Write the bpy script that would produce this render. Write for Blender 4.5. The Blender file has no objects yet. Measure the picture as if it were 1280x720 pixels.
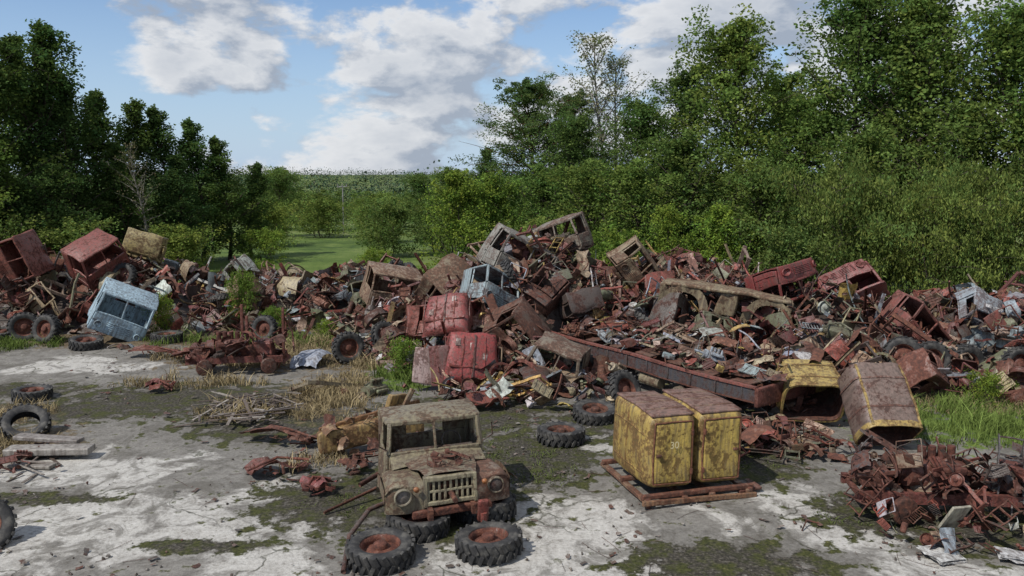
import bpy, math, random, numpy as np
from mathutils import Vector, Euler, Matrix
R = np.random.default_rng(11); random.seed(11)
sc = bpy.context.scene
PI = math.pi
def U(a, b): return float(R.uniform(a, b))

# ------------------------------------------------------------ node helpers
class NT:
    def __init__(s, tree): s.t = tree; s.n = tree.nodes; s.l = tree.links
    def node(s, ty, **k):
        n = s.n.new(ty)
        for a, b in k.items(): setattr(n, a, b)
        return n
    def link(s, a, b): s.l.new(a, b)
    def val(s, sock, v):
        if hasattr(v, 'is_linked'): s.l.new(v, sock)
        else: sock.default_value = v
    def math(s, op, a, b=0.0, clamp=False):
        n = s.node('ShaderNodeMath', operation=op, use_clamp=clamp)
        s.val(n.inputs[0], a); s.val(n.inputs[1], b); return n.outputs[0]
    def mix(s, f, a, b, bt='MIX'):
        n = s.node('ShaderNodeMix', data_type='RGBA', blend_type=bt)
        s.val(n.inputs[0], f); s.val(n.inputs[6], a); s.val(n.inputs[7], b); return n.outputs[2]
    def noise(s, vec, scale, detail=6, rough=.6, dist=0.0):
        n = s.node('ShaderNodeTexNoise'); s.l.new(vec, n.inputs['Vector'])
        n.inputs['Scale'].default_value = scale; n.inputs['Detail'].default_value = detail
        n.inputs['Roughness'].default_value = rough; n.inputs['Distortion'].default_value = dist
        return n.outputs['Fac']
    def mr(s, v, a, b, c=0., d=1., smooth=False):
        n = s.node('ShaderNodeMapRange'); n.clamp = True
        if smooth: n.interpolation_type = 'SMOOTHSTEP'
        s.val(n.inputs[0], v)
        for i, x in enumerate((a, b, c, d)): n.inputs[i+1].default_value = x
        return n.outputs[0]
    def ramp(s, f, stops):
        n = s.node('ShaderNodeValToRGB'); s.val(n.inputs[0], f); e = n.color_ramp.elements
        while len(e) < len(stops): e.new(.5)
        for i, (p, c) in enumerate(stops): e[i].position = p; e[i].color = (*c, 1)
        return n.outputs[0]
def new_mat(name):
    m = bpy.data.materials.new(name); m.use_nodes = True; m.node_tree.nodes.clear()
    nt = NT(m.node_tree); out = nt.node('ShaderNodeOutputMaterial'); return m, nt, out

def mat_metal(name, rough=(.42, .85)):
    m, nt, out = new_mat(name)
    at = nt.node('ShaderNodeAttribute', attribute_name='Col')
    co = nt.node('ShaderNodeTexCoord').outputs['Object']
    n1 = nt.noise(co, 2.1, 5, .7, .4); n2 = nt.noise(co, 11, 4, .68); n3 = nt.noise(co, 45, 2, .6)
    k = nt.math('ADD', nt.math('MULTIPLY', n1, .6), nt.math('MULTIPLY', n2, .4))
    k = nt.mr(k, .35, .65)
    fac = nt.math('ADD', nt.math('MULTIPLY', nt.math('SUBTRACT', at.outputs['Alpha'], k), 5.0), .5, clamp=True)
    rust = nt.ramp(nt.math('ADD', nt.math('MULTIPLY', n2, .6), nt.math('MULTIPLY', n1, .4)),
                   [(.36, (.013, .009, .008)), (.45, (.055, .022, .015)), (.53, (.135, .046, .027)), (.60, (.22, .098, .053)), (.68, (.32, .22, .155))])
    st = nt.node('ShaderNodeMapping'); nt.link(co, st.inputs[0]); st.inputs['Scale'].default_value = (6, 6, .8)
    s1 = nt.noise(st.outputs[0], 2.0, 4, .6)
    paint = nt.mix(nt.mr(s1, .4, .66), at.outputs['Color'], nt.mix(.75, at.outputs['Color'], (.05, .033, .025, 1)))
    paint = nt.mix(nt.mr(n3, .3, .8, 0, .25), paint, (.3, .26, .22, 1))
    rustt = nt.mix(.36, rust, nt.mix(.4, at.outputs['Color'], (.07, .034, .024, 1)))
    base = nt.mix(fac, paint, rustt)
    b = nt.node('ShaderNodeBsdfPrincipled'); nt.link(base, b.inputs['Base Color'])
    nt.link(nt.mr(fac, 0, 1, rough[0], rough[1]), b.inputs['Roughness'])
    b.inputs['Specular IOR Level'].default_value = .4
    bp = nt.node('ShaderNodeBump'); bp.inputs['Strength'].default_value = .6; bp.inputs['Distance'].default_value = .03
    nt.link(nt.math('ADD', nt.math('ADD', n2, nt.math('MULTIPLY', n3, .4)), nt.math('MULTIPLY', fac, .25)), bp.inputs['Height'])
    nt.link(bp.outputs[0], b.inputs['Normal']); nt.link(b.outputs[0], out.inputs[0]); return m
def mat_rubber():
    m, nt, out = new_mat('rubber')
    co = nt.node('ShaderNodeTexCoord').outputs['Object']
    n = nt.noise(co, 4, 6, .65); n2 = nt.noise(co, 30, 3)
    c = nt.ramp(n, [(.35, (.012, .012, .013)), (.5, (.026, .025, .024)), (.66, (.085, .08, .07))])
    b = nt.node('ShaderNodeBsdfPrincipled'); nt.link(c, b.inputs['Base Color']); b.inputs['Roughness'].default_value = .75
    bp = nt.node('ShaderNodeBump'); bp.inputs['Strength'].default_value = .4; bp.inputs['Distance'].default_value = .01
    nt.link(n2, bp.inputs['Height']); nt.link(bp.outputs[0], b.inputs['Normal']); nt.link(b.outputs[0], out.inputs[0]); return m
def mat_leaf(name, tr=.38):
    m, nt, out = new_mat(name)
    at = nt.node('ShaderNodeAttribute', attribute_name='Col'); oi = nt.node('ShaderNodeObjectInfo')
    c = at.outputs['Color']
    if name == 'foliage':   # every tree gets its own hue and depth
        c = nt.mix(1.0, c, nt.ramp(oi.outputs['Random'], [(0, (.62, .72, .8)), (.35, (1.0, .95, .8)), (.6, (.78, .84, .85)), (.8, (1.22, 1.14, .9)), (1, (.9, 1.0, .9))]), 'MULTIPLY')
    d = nt.node('ShaderNodeBsdfDiffuse'); nt.link(c, d.inputs[0])
    if tr > 0:
        t = nt.node('ShaderNodeBsdfTranslucent'); nt.link(nt.mix(.35, c, (.18, .27, .04, 1)), t.inputs[0])
        x = nt.node('ShaderNodeMixShader'); x.inputs[0].default_value = tr
        nt.link(d.outputs[0], x.inputs[1]); nt.link(t.outputs[0], x.inputs[2]); nt.link(x.outputs[0], out.inputs[0])
    else: nt.link(d.outputs[0], out.inputs[0])
    return m
def mat_bark():
    m, nt, out = new_mat('bark')
    at = nt.node('ShaderNodeAttribute', attribute_name='Col')
    co = nt.node('ShaderNodeTexCoord').outputs['Object']; n = nt.noise(co, 6, 4, .7)
    b = nt.node('ShaderNodeBsdfDiffuse')
    nt.link(nt.mix(nt.mr(n, .35, .65), at.outputs['Color'], (.035, .028, .022, 1)), b.inputs[0]); nt.link(b.outputs[0], out.inputs[0]); return m
METAL = mat_metal('weathered_metal'); RUB = mat_rubber(); LEAF = mat_leaf('foliage'); BARK = mat_bark()
GRASSM = mat_leaf('grass_blades', 0); FARM = mat_leaf('distant_foliage', 0)
MATS = [METAL, RUB]

# ------------------------------------------------------------ geometry pieces (V, F, smooth)
def grid(nx, ny, fn, smooth=True):
    u, v = np.meshgrid(np.linspace(0, 1, nx+1), np.linspace(0, 1, ny+1), indexing='ij')
    x, y, z = fn(u, v)
    V = np.stack([np.broadcast_to(x, u.shape), np.broadcast_to(y, u.shape), np.broadcast_to(z, u.shape)], -1).reshape(-1, 3).astype(float)
    F = [(i*(ny+1)+j, (i+1)*(ny+1)+j, (i+1)*(ny+1)+j+1, i*(ny+1)+j+1) for i in range(nx) for j in range(ny)]
    return (V, F, smooth)
_rc = {}
def rbox(sx, sy, sz, r=.03, n=3, smooth=True):
    key = (round(sx, 3), round(sy, 3), round(sz, 3), r, n)
    if key in _rc: V, F = _rc[key]; return (V.copy(), F, smooth)
    s = np.array([sx, sy, sz]); r = min(r, s.min()*.49)
    ax = [np.concatenate([[-h/2, -h/2+.3*r], np.linspace(-h/2+r, h/2-r, n+1), [h/2-.3*r, h/2]]) for h in s]
    Vs, Fs, off = [], [], 0
    for a in range(3):
        b, c = (a+1) % 3, (a+2) % 3
        for sg in (1, -1):
            B, C = np.meshgrid(ax[b], ax[c], indexing='ij')
            P = np.zeros(B.shape+(3,)); P[..., a] = sg*s[a]/2; P[..., b] = B; P[..., c] = C
            nb, nc = B.shape
            Vs.append(P.reshape(-1, 3))
            for i in range(nb-1):
                for j in range(nc-1):
                    f = [off+i*nc+j, off+(i+1)*nc+j, off+(i+1)*nc+j+1, off+i*nc+j+1]
                    Fs.append(f if sg > 0 else f[::-1])
            off += nb*nc
    P = np.concatenate(Vs); inn = np.clip(P, -(s/2-r), s/2-r); d = P-inn
    L = np.linalg.norm(d, axis=1, keepdims=True); L[L < 1e-9] = 1
    P = inn+d/L*r
    q, inv = np.unique(np.round(P, 4), axis=0, return_inverse=True); inv = inv.ravel()
    F = [tuple(int(inv[k]) for k in f) for f in Fs]; F = [f for f in F if len(set(f)) == 4]
    _rc[key] = (q, F); return (q.copy(), F, smooth)
def box(sx, sy, sz, n=2):
    V, F, off = [], [], 0
    s = np.array([sx, sy, sz]); t = np.linspace(-.5, .5, n+1)
    for a in range(3):
        b, c = (a+1) % 3, (a+2) % 3
        for sg in (1, -1):
            B, C = np.meshgrid(t*s[b], t*s[c], indexing='ij'); P = np.zeros(B.shape+(3,))
            P[..., a] = sg*s[a]/2; P[..., b] = B; P[..., c] = C; V.append(P.reshape(-1, 3))
            for i in range(n):
                for j in range(n):
                    f = (off+i*(n+1)+j, off+(i+1)*(n+1)+j, off+(i+1)*(n+1)+j+1, off+i*(n+1)+j+1)
                    F.append(f if sg > 0 else f[::-1])
            off += (n+1)**2
    return (np.concatenate(V), F, False)
def xf(p, loc=(0, 0, 0), rot=(0, 0, 0), s=1.0):
    V, F, sm = p; M = np.array(Euler(rot).to_matrix())
    return ((V*np.array(s))@M.T+np.array(loc), F, sm)
def beam(p, q, w, h, n=3, rb=True):
    p, q = Vector(p), Vector(q); d = q-p; L = d.length
    M = np.array(d.to_track_quat('Y', 'Z').to_matrix())
    V, F, sm = rbox(w, L, h, min(w, h)*.2, n) if rb else box(w, L, h, n)
    return (V@M.T+np.array((p+q)/2), F, sm)
def tube(path, r, n=7, cap=True):
    P = np.array(path, float); m = len(P)
    rr = np.full(m, r) if np.isscalar(r) else np.array(r, float)
    T = np.gradient(P, axis=0); T /= np.linalg.norm(T, axis=1, keepdims=True)+1e-9
    ref = np.array([0, 0, 1.]) if abs(T[:, 2]).mean() < .7 else np.array([1., 0, 0])
    S = np.cross(T, ref); S /= np.linalg.norm(S, axis=1, keepdims=True)+1e-9; B = np.cross(T, S)
    a = np.linspace(0, 2*PI, n, endpoint=False)
    V = P[:, None]+rr[:, None, None]*(np.cos(a)[None, :, None]*S[:, None]+np.sin(a)[None, :, None]*B[:, None])
    F = [(i*n+j, i*n+(j+1) % n, (i+1)*n+(j+1) % n, (i+1)*n+j) for i in range(m-1) for j in range(n)]
    if cap: F += [tuple(range(n)), tuple((m-1)*n+k for k in range(n-1, -1, -1))]
    return (V.reshape(-1, 3), F, True)
def revolve(prof, n=28, smooth=True):
    pr = np.array(prof, float); a = np.linspace(0, 2*PI, n, endpoint=False); m = len(pr)
    V = np.stack([pr[None, :, 0]*np.cos(a)[:, None], pr[None, :, 0]*np.sin(a)[:, None], np.broadcast_to(pr[None, :, 1], (n, m))], -1).reshape(-1, 3)
    F = [(i*m+j, ((i+1) % n)*m+j, ((i+1) % n)*m+j+1, i*m+j+1) for i in range(n) for j in range(m-1)]
    return (V, F, smooth)
def cyl(r, h, n=14): return revolve([(0.001, -h/2), (r, -h/2), (r, h/2), (.001, h/2)], n, smooth=False)
def tire_parts(Rr=.57, W=.34, seg=44, rim=True):
    rub, met = [], []
    pr = [(.33*Rr/.57, -W*.32), (.36*Rr/.57, -W*.42), (Rr*.82, -W*.5), (Rr*.93, -W*.46), (Rr*.965, -W*.36), (Rr*.965, 0), (Rr*.965, W*.36), (Rr*.93, W*.46), (Rr*.82, W*.5), (.36*Rr/.57, W*.42), (.33*Rr/.57, W*.32)]
    rub.append(revolve(pr, seg))
    nl = 22
    for i in range(nl):
        for sg in (-1, 1):
            a = 2*PI*(i+(.25 if sg > 0 else -.25))/nl
            b = rbox(.07, W*.5, .05, .008, 1, False)
            b = xf(b, (0, 0, 0), (0, 0, sg*.45)); b = xf(b, (0, 0, Rr*.985)); b = xf(b, (0, sg*W*.25, 0))
            V = b[0]; V = np.stack([V[:, 2]*math.cos(a)-V[:, 0]*math.sin(a), V[:, 2]*math.sin(a)+V[:, 0]*math.cos(a), V[:, 1]], -1)
            rub.append((V, b[1], False))
    if rim:
        k = Rr/.57
        met.append(revolve([(.355*k, -W*.36), (.33*k, -W*.34), (.31*k, -W*.1), (.30*k, W*.1), (.32*k, W*.33), (.35*k, W*.37), (.345*k, W*.40)], 28))
        met.append(revolve([(.31*k, 0), (.25*k, -.01), (.19*k, .05), (.12*k, .06)], 28))
        met.append(revolve([(.12*k, .06), (.12*k, .13), (.09*k, .15), (.001, .15)], 18))
    return rub, met

class Acc:
    def __init__(s): s.V = []; s.F = []; s.C = []; s.S = []; s.M = []; s.o = 0
    def add(s, p, loc=(0, 0, 0), rot=(0, 0, 0), sc=1.0, col=(.15, .03, .02), rust=.5, mat=0):
        if isinstance(p, list):
            for q in p: s.add(q, loc, rot, sc, col, rust, mat)
            return
        V, F, sm = xf(p, loc, rot, sc)
        s.V.append(V); o = s.o; s.F.extend([tuple(i+o for i in f) for f in F]); s.o += len(V)
        s.C.append(np.tile(np.array([*col, rust]), (len(V), 1))); s.S.extend([sm]*len(F)); s.M.extend([mat]*len(F))
    def crumple(s, amp=.02, f=1.5):
        s.V = [crump(v, amp, f, ph=3.3) for v in s.V]
    def build(s, name, mats=MATS, loc=(0, 0, 0), rot=(0, 0, 0), parent=None):
        me = bpy.data.meshes.new(name); V = np.concatenate(s.V)
        me.from_pydata(V.tolist(), [], s.F)
        me.polygons.foreach_set('use_smooth', s.S); me.polygons.foreach_set('material_index', s.M)
        at = me.attributes.new('Col', 'FLOAT_COLOR', 'POINT'); at.data.foreach_set('color', np.concatenate(s.C).astype(np.float32).ravel())
        for m in mats: me.materials.append(m)
        me.update(); ob = bpy.data.objects.new(name, me); sc.collection.objects.link(ob)
        ob.location = loc; ob.rotation_euler = rot
        if parent: ob.parent = parent
        return ob
_D = R.normal(size=(6, 3)); _D2 = R.normal(size=(6, 3))
def crump(V, amp, f=1.5, ph=None):
    if ph is None: ph = U(0, 50)
    o = np.zeros_like(V)
    for i in range(6):
        s = 1+.5*i
        o += np.sin(V@(_D[i]*f*s)+ph*(i+1))[:, None]*_D2[i][None]/s
    return V+o*amp*.5
def cr(p, amp, f=1.5): return (crump(p[0], amp, f), p[1], p[2])
def jag(p, a):          # sharp dents: per-vertex jitter, flat shaded
    return (p[0]+R.normal(size=p[0].shape)*a, p[1], False)

# piece library
def p_panel():
    w, h = U(.5, 1.6), U(.3, 1.0); a, b = U(-.5, .5), U(-.5, .5); big = U(0, 1) < .55
    nx, ny = (5, 3) if big else (8, 6)
    p = grid(nx, ny, lambda u, v: ((u-.5)*w, (v-.5)*h, a*(u-.5)**2+b*(v-.5)**2+.05*np.sin(v*U(3, 12)))); p = cr(p, U(.05, .2), U(1.5, 4.5))
    return [jag(p, .035) if big else p]
def p_rib():
    w, h = U(.7, 1.6), U(.5, 1.1); k = int(U(3, 6))
    o = [box(w, h, .015, 5)]+[xf(box(.05, h, .05, 3), (-w/2+w*(i+.5)/k, 0, .03)) for i in range(k)]+[xf(box(w, .05, .06, 3), (0, s*h/2, .01)) for s in (-1, 1)]
    ph = U(0, 50); am = U(.04, .12); return [(crump(q[0], am, 2., ph), q[1], q[2]) for q in o]
def p_door():
    o = [rbox(.95, .07, .6, .03, 3)]
    o += [beam((-.45, 0, .28), (-.38, 0, .8), .05, .04, 2), beam((.45, 0, .28), (.42, 0, .82), .05, .04, 2), beam((-.39, 0, .8), (.43, 0, .82), .05, .04, 2)]
    ph = U(0, 50); return [(crump(q[0], .07, 1.6, ph), q[1], q[2]) for q in o]
def p_arch():
    r, w = U(.35, .6), U(.25, .5); t0 = U(.7, 1.05)*PI
    return [cr(grid(12, 3, lambda u, v: (r*np.cos(u*t0), (v-.5)*w, r*np.sin(u*t0))), .07, 2.5),
            cr(grid(12, 1, lambda u, v: ((r+v*.12)*np.cos(u*t0), w/2+0*u, (r+v*.12)*np.sin(u*t0))), .05)]
def p_hood():
    w, l = U(.8, 1.4), U(.8, 1.4)
    p = grid(7, 6, lambda u, v: ((u-.5)*w*(1-.25*v), (v-.5)*l, .2*np.abs(np.cos((u-.5)*PI))**.5+.1*(1-v)-.15*(v > .9)))
    p = cr(p, .11, 2.5); return [jag(p, .02) if U(0, 1) < .6 else p]
def p_chan():
    L = U(1.2, 3.4); h = U(.08, .18); w = .06; b = U(-.35, .35)
    return [grid(8, 1, lambda u, v: ((u-.5)*L, b*(u-.5)**2*2+0*v, (v-.5)*h), False),
            grid(8, 1, lambda u, v: ((u-.5)*L, b*(u-.5)**2*2+v*w, h/2+0*u), False), grid(8, 1, lambda u, v: ((u-.5)*L, b*(u-.5)**2*2+v*w, -h/2+0*u), False)]
def p_tube():
    L = U(.8, 2.6); k = U(-.8, .8); t = np.linspace(-.5, .5, 9)
    return [tube(np.stack([t*L, k*t*t, .2*np.sin(t*5)*U(-1, 1)], -1), U(.018, .05), 6)]
def p_rod():
    L = U(.6, 2.2); t = np.linspace(-.5, .5, 4); return [tube(np.stack([t*L, U(-.4, .4)*t*t, 0*t], -1), .012, 4)]
def p_tank():
    r, h = U(.14, .3), U(.5, 1.1)
    return [cr(revolve([(.01, -h/2-.05), (r*.8, -h/2-.03), (r, -h/2+.02), (r*1.02, -h/6), (r, 0), (r*1.02, h/6), (r, h/2-.02), (r*.8, h/2+.03), (.01, h/2+.05)], 16), .07)]
def p_box():
    return [jag(cr(rbox(U(.3, .9), U(.3, .8), U(.2, .5), .04, 2), U(.05, .12), 2.4), .012)]
def p_frame():
    L, W = U(1.6, 3.0), U(.6, 1.); ph = U(0, 50)
    o = [beam((-L/2, s*W/2, 0), (L/2, s*W/2, 0), .06, .14, 5, False) for s in (-1, 1)]
    o += [beam((x, -W/2, 0), (x, W/2, 0), .06, .09, 2, False) for x in np.linspace(-L/2+.1, L/2-.1, 4)]
    return [(crump(q[0], .1, 1., ph), q[1], q[2]) for q in o]
def p_engine():
    o = [rbox(.75, .4, .4, .05, 2)]
    for i in range(4): o.append(xf(cyl(.07, .3, 10), (-.27+.18*i, .1, .28)))
    o += [xf(cyl(.16, .12, 14), (.45, 0, 0), (0, PI/2, 0)), xf(cyl(.22, .2, 16), (-.5, 0, 0), (0, PI/2, 0)), xf(rbox(.6, .12, .14, .04, 1), (0, -.28, .1)),
          tube([(-.4, .26, .1), (0, .33, .2), (.4, .26, .05), (.55, .3, -.3)], .04, 6), xf(cyl(.05, .5, 8), (-.8, 0, 0), (0, PI/2, 0))]
    return o
def p_grille():
    o = [beam((-.5, 0, -.2), (.5, 0, -.2), .05, .05), beam((-.5, 0, .2), (.5, 0, .2), .05, .05)]
    for x in np.linspace(-.5, .5, 9): o.append(beam((x, 0, -.2), (x, 0, .2), .03, .04, 1))
    ph = U(0, 50); return [(crump(q[0], .08, 2, ph), q[1], q[2]) for q in o]
def p_rim():
    return tire_parts(.57, .3, 20, True)[1]
def cab_shell(w=2.0, d=1.5, h=1.5, sill=.75, face=True, slope=.18, crumpv=.05, ph=None):
    """hollow truck cab: floor z=0, front toward -y; real window openings"""
    if ph is None: ph = U(0, 50)
    x = w/2; o = []; t = .06
    o.append(grid(12, 10, lambda u, v: ((u-.5)*w*.96, (v-.5)*(d-slope)+slope/2, h+.09*(1-(2*u-1)**4)*(1-(2*v-1)**4)-.02)))
    o.append(xf(rbox(w*.98, d-slope+.04, .09, .045, 6), (0, slope/2, h-.035)))
    yf, yb = -d/2, d/2
    for s in (-1, 1):
        o.append(beam((s*(x-.04), yf+.03, sill), (s*(x-.1), yf+slope, h-.04), .08, .08))
        o.append(beam((s*(x-.05), .15, sill), (s*(x-.08), .17, h-.04), .05, .08))
        o.append(beam((s*(x-.05), yb-.04, 0.05), (s*(x-.08), yb-.04, h-.04), .1, .1))
        o.append(xf(rbox(t, d*.63, sill-.12, .025, 4), (s*(x-.03), yf+d*.345, sill/2+.06)))
        o.append(xf(rbox(t*.8, d*.3, h-.1, .02, 4), (s*(x-.035), yb-d*.16, h/2)))
        o.append(xf(rbox(.02, .12, .03, .008, 1), (s*(x+.01), .05, sill-.12)))
        o.append(xf(rbox(.03, d*.58, .03, .01, 3), (s*(x+.005), yf+d*.345, sill*.45)))
    o.append(xf(rbox(w-.1, .06, sill*.98, .03, 6), (0, yf+.03, sill/2)))
    o.append(beam((-x+.08, yf+.03, sill), (x-.08, yf+.03, sill), .08, .07))
    o.append(beam((0, yf+.03, sill), (0, yf+slope, h-.04), .05, .05))
    o.append(beam((-x+.08, yf+slope, h-.05), (x-.08, yf+slope, h-.05), .07, .08))
    o.append(xf(rbox(w-.16, .05, sill, .02, 5), (0, yb-.04, sill/2)))
    for s in (-1, 1): o.append(xf(rbox(w*.28, .05, h-sill, .02, 3), (s*w*.335, yb-.042, (h+sill)/2)))
    o.append(xf(rbox(w*.42, .05, .16, .02, 3), (0, yb-.042, h-.1)))
    o.append(xf(box(w-.12, d-.12, .04, 4), (0, 0, .05)))
    if face:
        for s in (-1, 1):
            o.append(xf(revolve([(.14, 0), (.15, .04), (.12, .06), (.115, .01), (.001, -.02)], 18), (s*w*.36, yf-.01, sill*.42), (PI/2, 0, 0)))
        for k in range(5): o.append(xf(rbox(w*.44, .03, .03, .01, 3), (0, yf-.015, sill*(.25+.1*k))))
    return [(crump(q[0], crumpv, 1.3, ph), q[1], q[2]) for q in o]
def p_cab(): return cab_shell(U(1.7, 2.1), U(1.2, 1.7), U(1.2, 1.5), U(.6, .75), True, U(.1, .3), U(.1, .18))
PAL = [((.185, .036, .022), .5, 11), ((.24, .042, .028), .3, 6), ((.145, .066, .043), .75, 19), ((.045, .034, .03), .6, 15), ((.28, .225, .135), .38, 13),
       ((.21, .25, .28), .32, 7), ((.42, .42, .41), .35, 4), ((.4, .27, .07), .4, 5), ((.12, .021, .021), .35, 10), ((.13, .14, .08), .38, 9), ((.35, .25, .18), .5, 9)]
_w = np.array([p[2] for p in PAL], float); _w /= _w.sum()
def pcol():
    c, r, _ = PAL[int(R.choice(len(PAL), p=_w))]; k = U(.55, 1.4)
    return tuple(min(.8, x*k*U(.92, 1.08)) for x in c), min(.92, max(.1, r+U(-.25, .2)))
LIB = [(p_panel, 22), (p_rib, 9), (p_door, 8), (p_arch, 7), (p_hood, 9), (p_chan, 14), (p_tube, 12), (p_tank, 2), (p_box, 6), (p_frame, 7), (p_engine, 4), (p_grille, 3), (p_rim, 3), (p_rod, 8)]
_lw = np.array([p[1] for p in LIB], float); _lw /= _lw.sum()
def rpiece(): return LIB[int(R.choice(len(LIB), p=_lw))][0]()

# ------------------------------------------------------------ terrain
def sstep(x, a, b): t = np.clip((x-a)/(b-a), 0, 1); return t*t*(3-2*t)
def wob(x, y, f=1., s=0.):
    return (np.sin(x*f*1.1+1.3*np.sin(y*f*.7+s))+np.sin(y*f*1.3+s*2+1.7*np.sin(x*f*.6))+np.sin((x+y)*f*2.1+s)+.6*np.sin((x-y)*f*3.7+s*3))/3.6
def tz(x, y):
    return -9*sstep(y, 60, 300)+5*sstep(y, 500, 1600)+1.5*sstep(y, 200, 400)*np.sin(x/90.)
def ell(x, y, L):
    m = np.zeros_like(x)
    for cx, cy, rx, ry in L: m = np.maximum(m, 1-np.sqrt(((x-cx)/rx)**2+((y-cy)/ry)**2)*.7)
    return np.clip(m, 0, 1)
HE = {
 'a': [(-22.5, 35.3, 6.5, 4.6, 3.4), (-17, 36, 5, 4.3, 3.0), (-29, 34, 6, 5.2, 3.1)],
 'b': [(-11.5, 37.5, 5, 3.6, 2.2), (-6.8, 37, 4.5, 4.2, 2.3)],
 'c': [(.8, 31.2, 6.0, 8.4, 4.1), (-3.2, 30.5, 3.6, 4.5, 2.0)],
 'd': [(6.6, 30.8, 6, 7.0, 3.4), (10.8, 27.4, 4.6, 5.6, 2.8)],
 'e': [(16.2, 27, 4.8, 4.6, 2.5), (20.6, 27.6, 5, 5.2, 3.1), (26, 27, 5, 5, 3.0)]}
TA = math.atan2(.565, .825); TCX, TCY = 4.55, 23.75
def tloc(x, y):
    dx, dy = x-TCX, y-TCY; c, s = math.cos(-TA), math.sin(-TA); return dx*c-dy*s, dx*s+dy*c
def hh(x, y, L):
    x = np.asarray(x, float); y = np.asarray(y, float); m = np.zeros_like(x)
    for cx, cy, rx, ry, h in L:
        r = np.sqrt(((x-cx)/rx)**2+((y-cy)/ry)**2)
        m = np.maximum(m, h*(1-np.clip(r, 0, 1)**1.7))
    m = m*(.9+.14*wob(x, y, 1.2, 2.))
    lx, ly = tloc(x, y); k = sstep(1.9-np.abs(lx+.4), 0, .6)*sstep(5.0-np.abs(ly), 0, .7)
    return m*(1-.85*k)
ALLH = sum(HE.values(), [])

xs = np.concatenate([-np.geomspace(2600, 32, 50), np.arange(-31, 31.01, .16), np.geomspace(32, 2600, 50)])
ys = np.concatenate([np.linspace(-60, 8, 20), np.arange(8.2, 40, .16), np.geomspace(40.2, 3500, 120)])
X, Y = np.meshgrid(xs, ys, indexing='ij')
heapm = np.clip(hh(X, Y, ALLH)*1.5, 0, 1)
white = ell(X, Y, [(-7.5, 14, 5.0, 1.9), (-8.6, 17, 2.8, 1.5), (-11, 13, 3.6, 1.6), (1.6, 14, 3.4, 1.6), (.8, 12.6, 4, 1.2), (5.6, 15.4, 1.6, 1.), (6, 14, 1.3, .8), (2.3, 19, .9, 1.8), (-5, 15.6, 1.4, 1.2), (-15, 26.5, 3, 1.6), (-4.3, 12.6, 2.6, 1.0), (7.5, 12.4, 2.5, .6), (-18, 20, 3, 2), (9.5, 17, 1, .8), (-1, 17, 1, 1), (3, 6, 9, 4), (-9, 6, 8, 4)])
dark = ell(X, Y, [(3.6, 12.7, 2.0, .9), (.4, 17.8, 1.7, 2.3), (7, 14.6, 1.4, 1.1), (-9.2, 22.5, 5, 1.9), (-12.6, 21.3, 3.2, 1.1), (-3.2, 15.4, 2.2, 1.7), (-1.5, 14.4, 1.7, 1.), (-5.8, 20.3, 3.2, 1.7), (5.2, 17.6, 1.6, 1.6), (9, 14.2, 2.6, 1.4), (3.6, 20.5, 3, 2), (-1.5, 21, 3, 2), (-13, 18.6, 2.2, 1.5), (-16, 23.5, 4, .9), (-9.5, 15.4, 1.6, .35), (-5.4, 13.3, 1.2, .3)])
dry = np.maximum(ell(X, Y, [(-5.3, 23.5, 1.6, 3.), (-8, 27.5, 4.5, 2.0), (-4.5, 29, 3, 4), (-12, 18.8, 1.5, 1.4), (-13.8, 21, 1.4, 1.), (5, 19.5, 1.6, 1.4)]), heapm)
dry = np.maximum(dry, .9*sstep(Y, 28, 31))
green = np.maximum(ell(X, Y, [(12, 20.2, 3.3, 2.4), (16, 21, 4.5, 2.4), (-21, 30, 3, 1.8), (-3.4, 25, 1.3, 2.)]), sstep(Y+2*wob(X, Y, .5), 37, 41))
green = np.maximum(green, sstep(np.abs(X)+2*wob(X, Y, .4, 4), 24, 30))
Z = tz(X, Y)+.05*wob(X, Y, 2.3)*np.clip(dry+green, 0, 1)*(Y < 60)+.012*wob(X, Y, .8, 1)
nx, ny = X.shape
me = bpy.data.meshes.new('ground')
me.vertices.add(nx*ny); me.vertices.foreach_set('co', np.stack([X, Y, Z], -1).astype(np.float32).ravel())
I, J = np.meshgrid(np.arange(nx-1), np.arange(ny-1), indexing='ij'); a = (I*ny+J).ravel()
q = np.stack([a, a+ny, a+ny+1, a+1], -1).astype(np.int32)
def setfaces(me, q):
    me.loops.add(q.size); me.loops.foreach_set('vertex_index', q.ravel())
    me.polygons.add(len(q)); me.polygons.foreach_set('loop_start', np.arange(0, q.size, 4, dtype=np.int32)); me.polygons.foreach_set('loop_total', np.full(len(q), 4, dtype=np.int32))
setfaces(me, q); me.update(calc_edges=True); me.polygons.foreach_set('use_smooth', [True]*len(q))
at = me.attributes.new('Msk', 'FLOAT_COLOR', 'POINT'); at.data.foreach_set('color', np.stack([white, dark, dry, green], -1).astype(np.float32).ravel())
g = bpy.data.objects.new('ground', me); sc.collection.objects.link(g)
m, nt, out = new_mat('ground_concrete_soil_grass'); me.materials.append(m)
at = nt.node('ShaderNodeAttribute', attribute_name='Msk'); sp = nt.node('ShaderNodeSeparateColor'); nt.link(at.outputs['Color'], sp.inputs[0])
co = nt.node('ShaderNodeTexCoord').outputs['Object']
nA = nt.noise(co, .55, 7, .62, .6); nB = nt.noise(co, 2.2, 6, .65); nC = nt.noise(co, 14, 5, .7); nD = nt.noise(co, 60, 2, .6); nF = nt.noise(co, .03, 6, .65)
def mask(s, n, k=4.5, off=-.15):
    v = nt.math('ADD', s, nt.math('MULTIPLY', nt.math('SUBTRACT', n, .5), 2.6))
    return nt.math('MULTIPLY', nt.math('SUBTRACT', v, .42+off), k, clamp=True)
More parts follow.
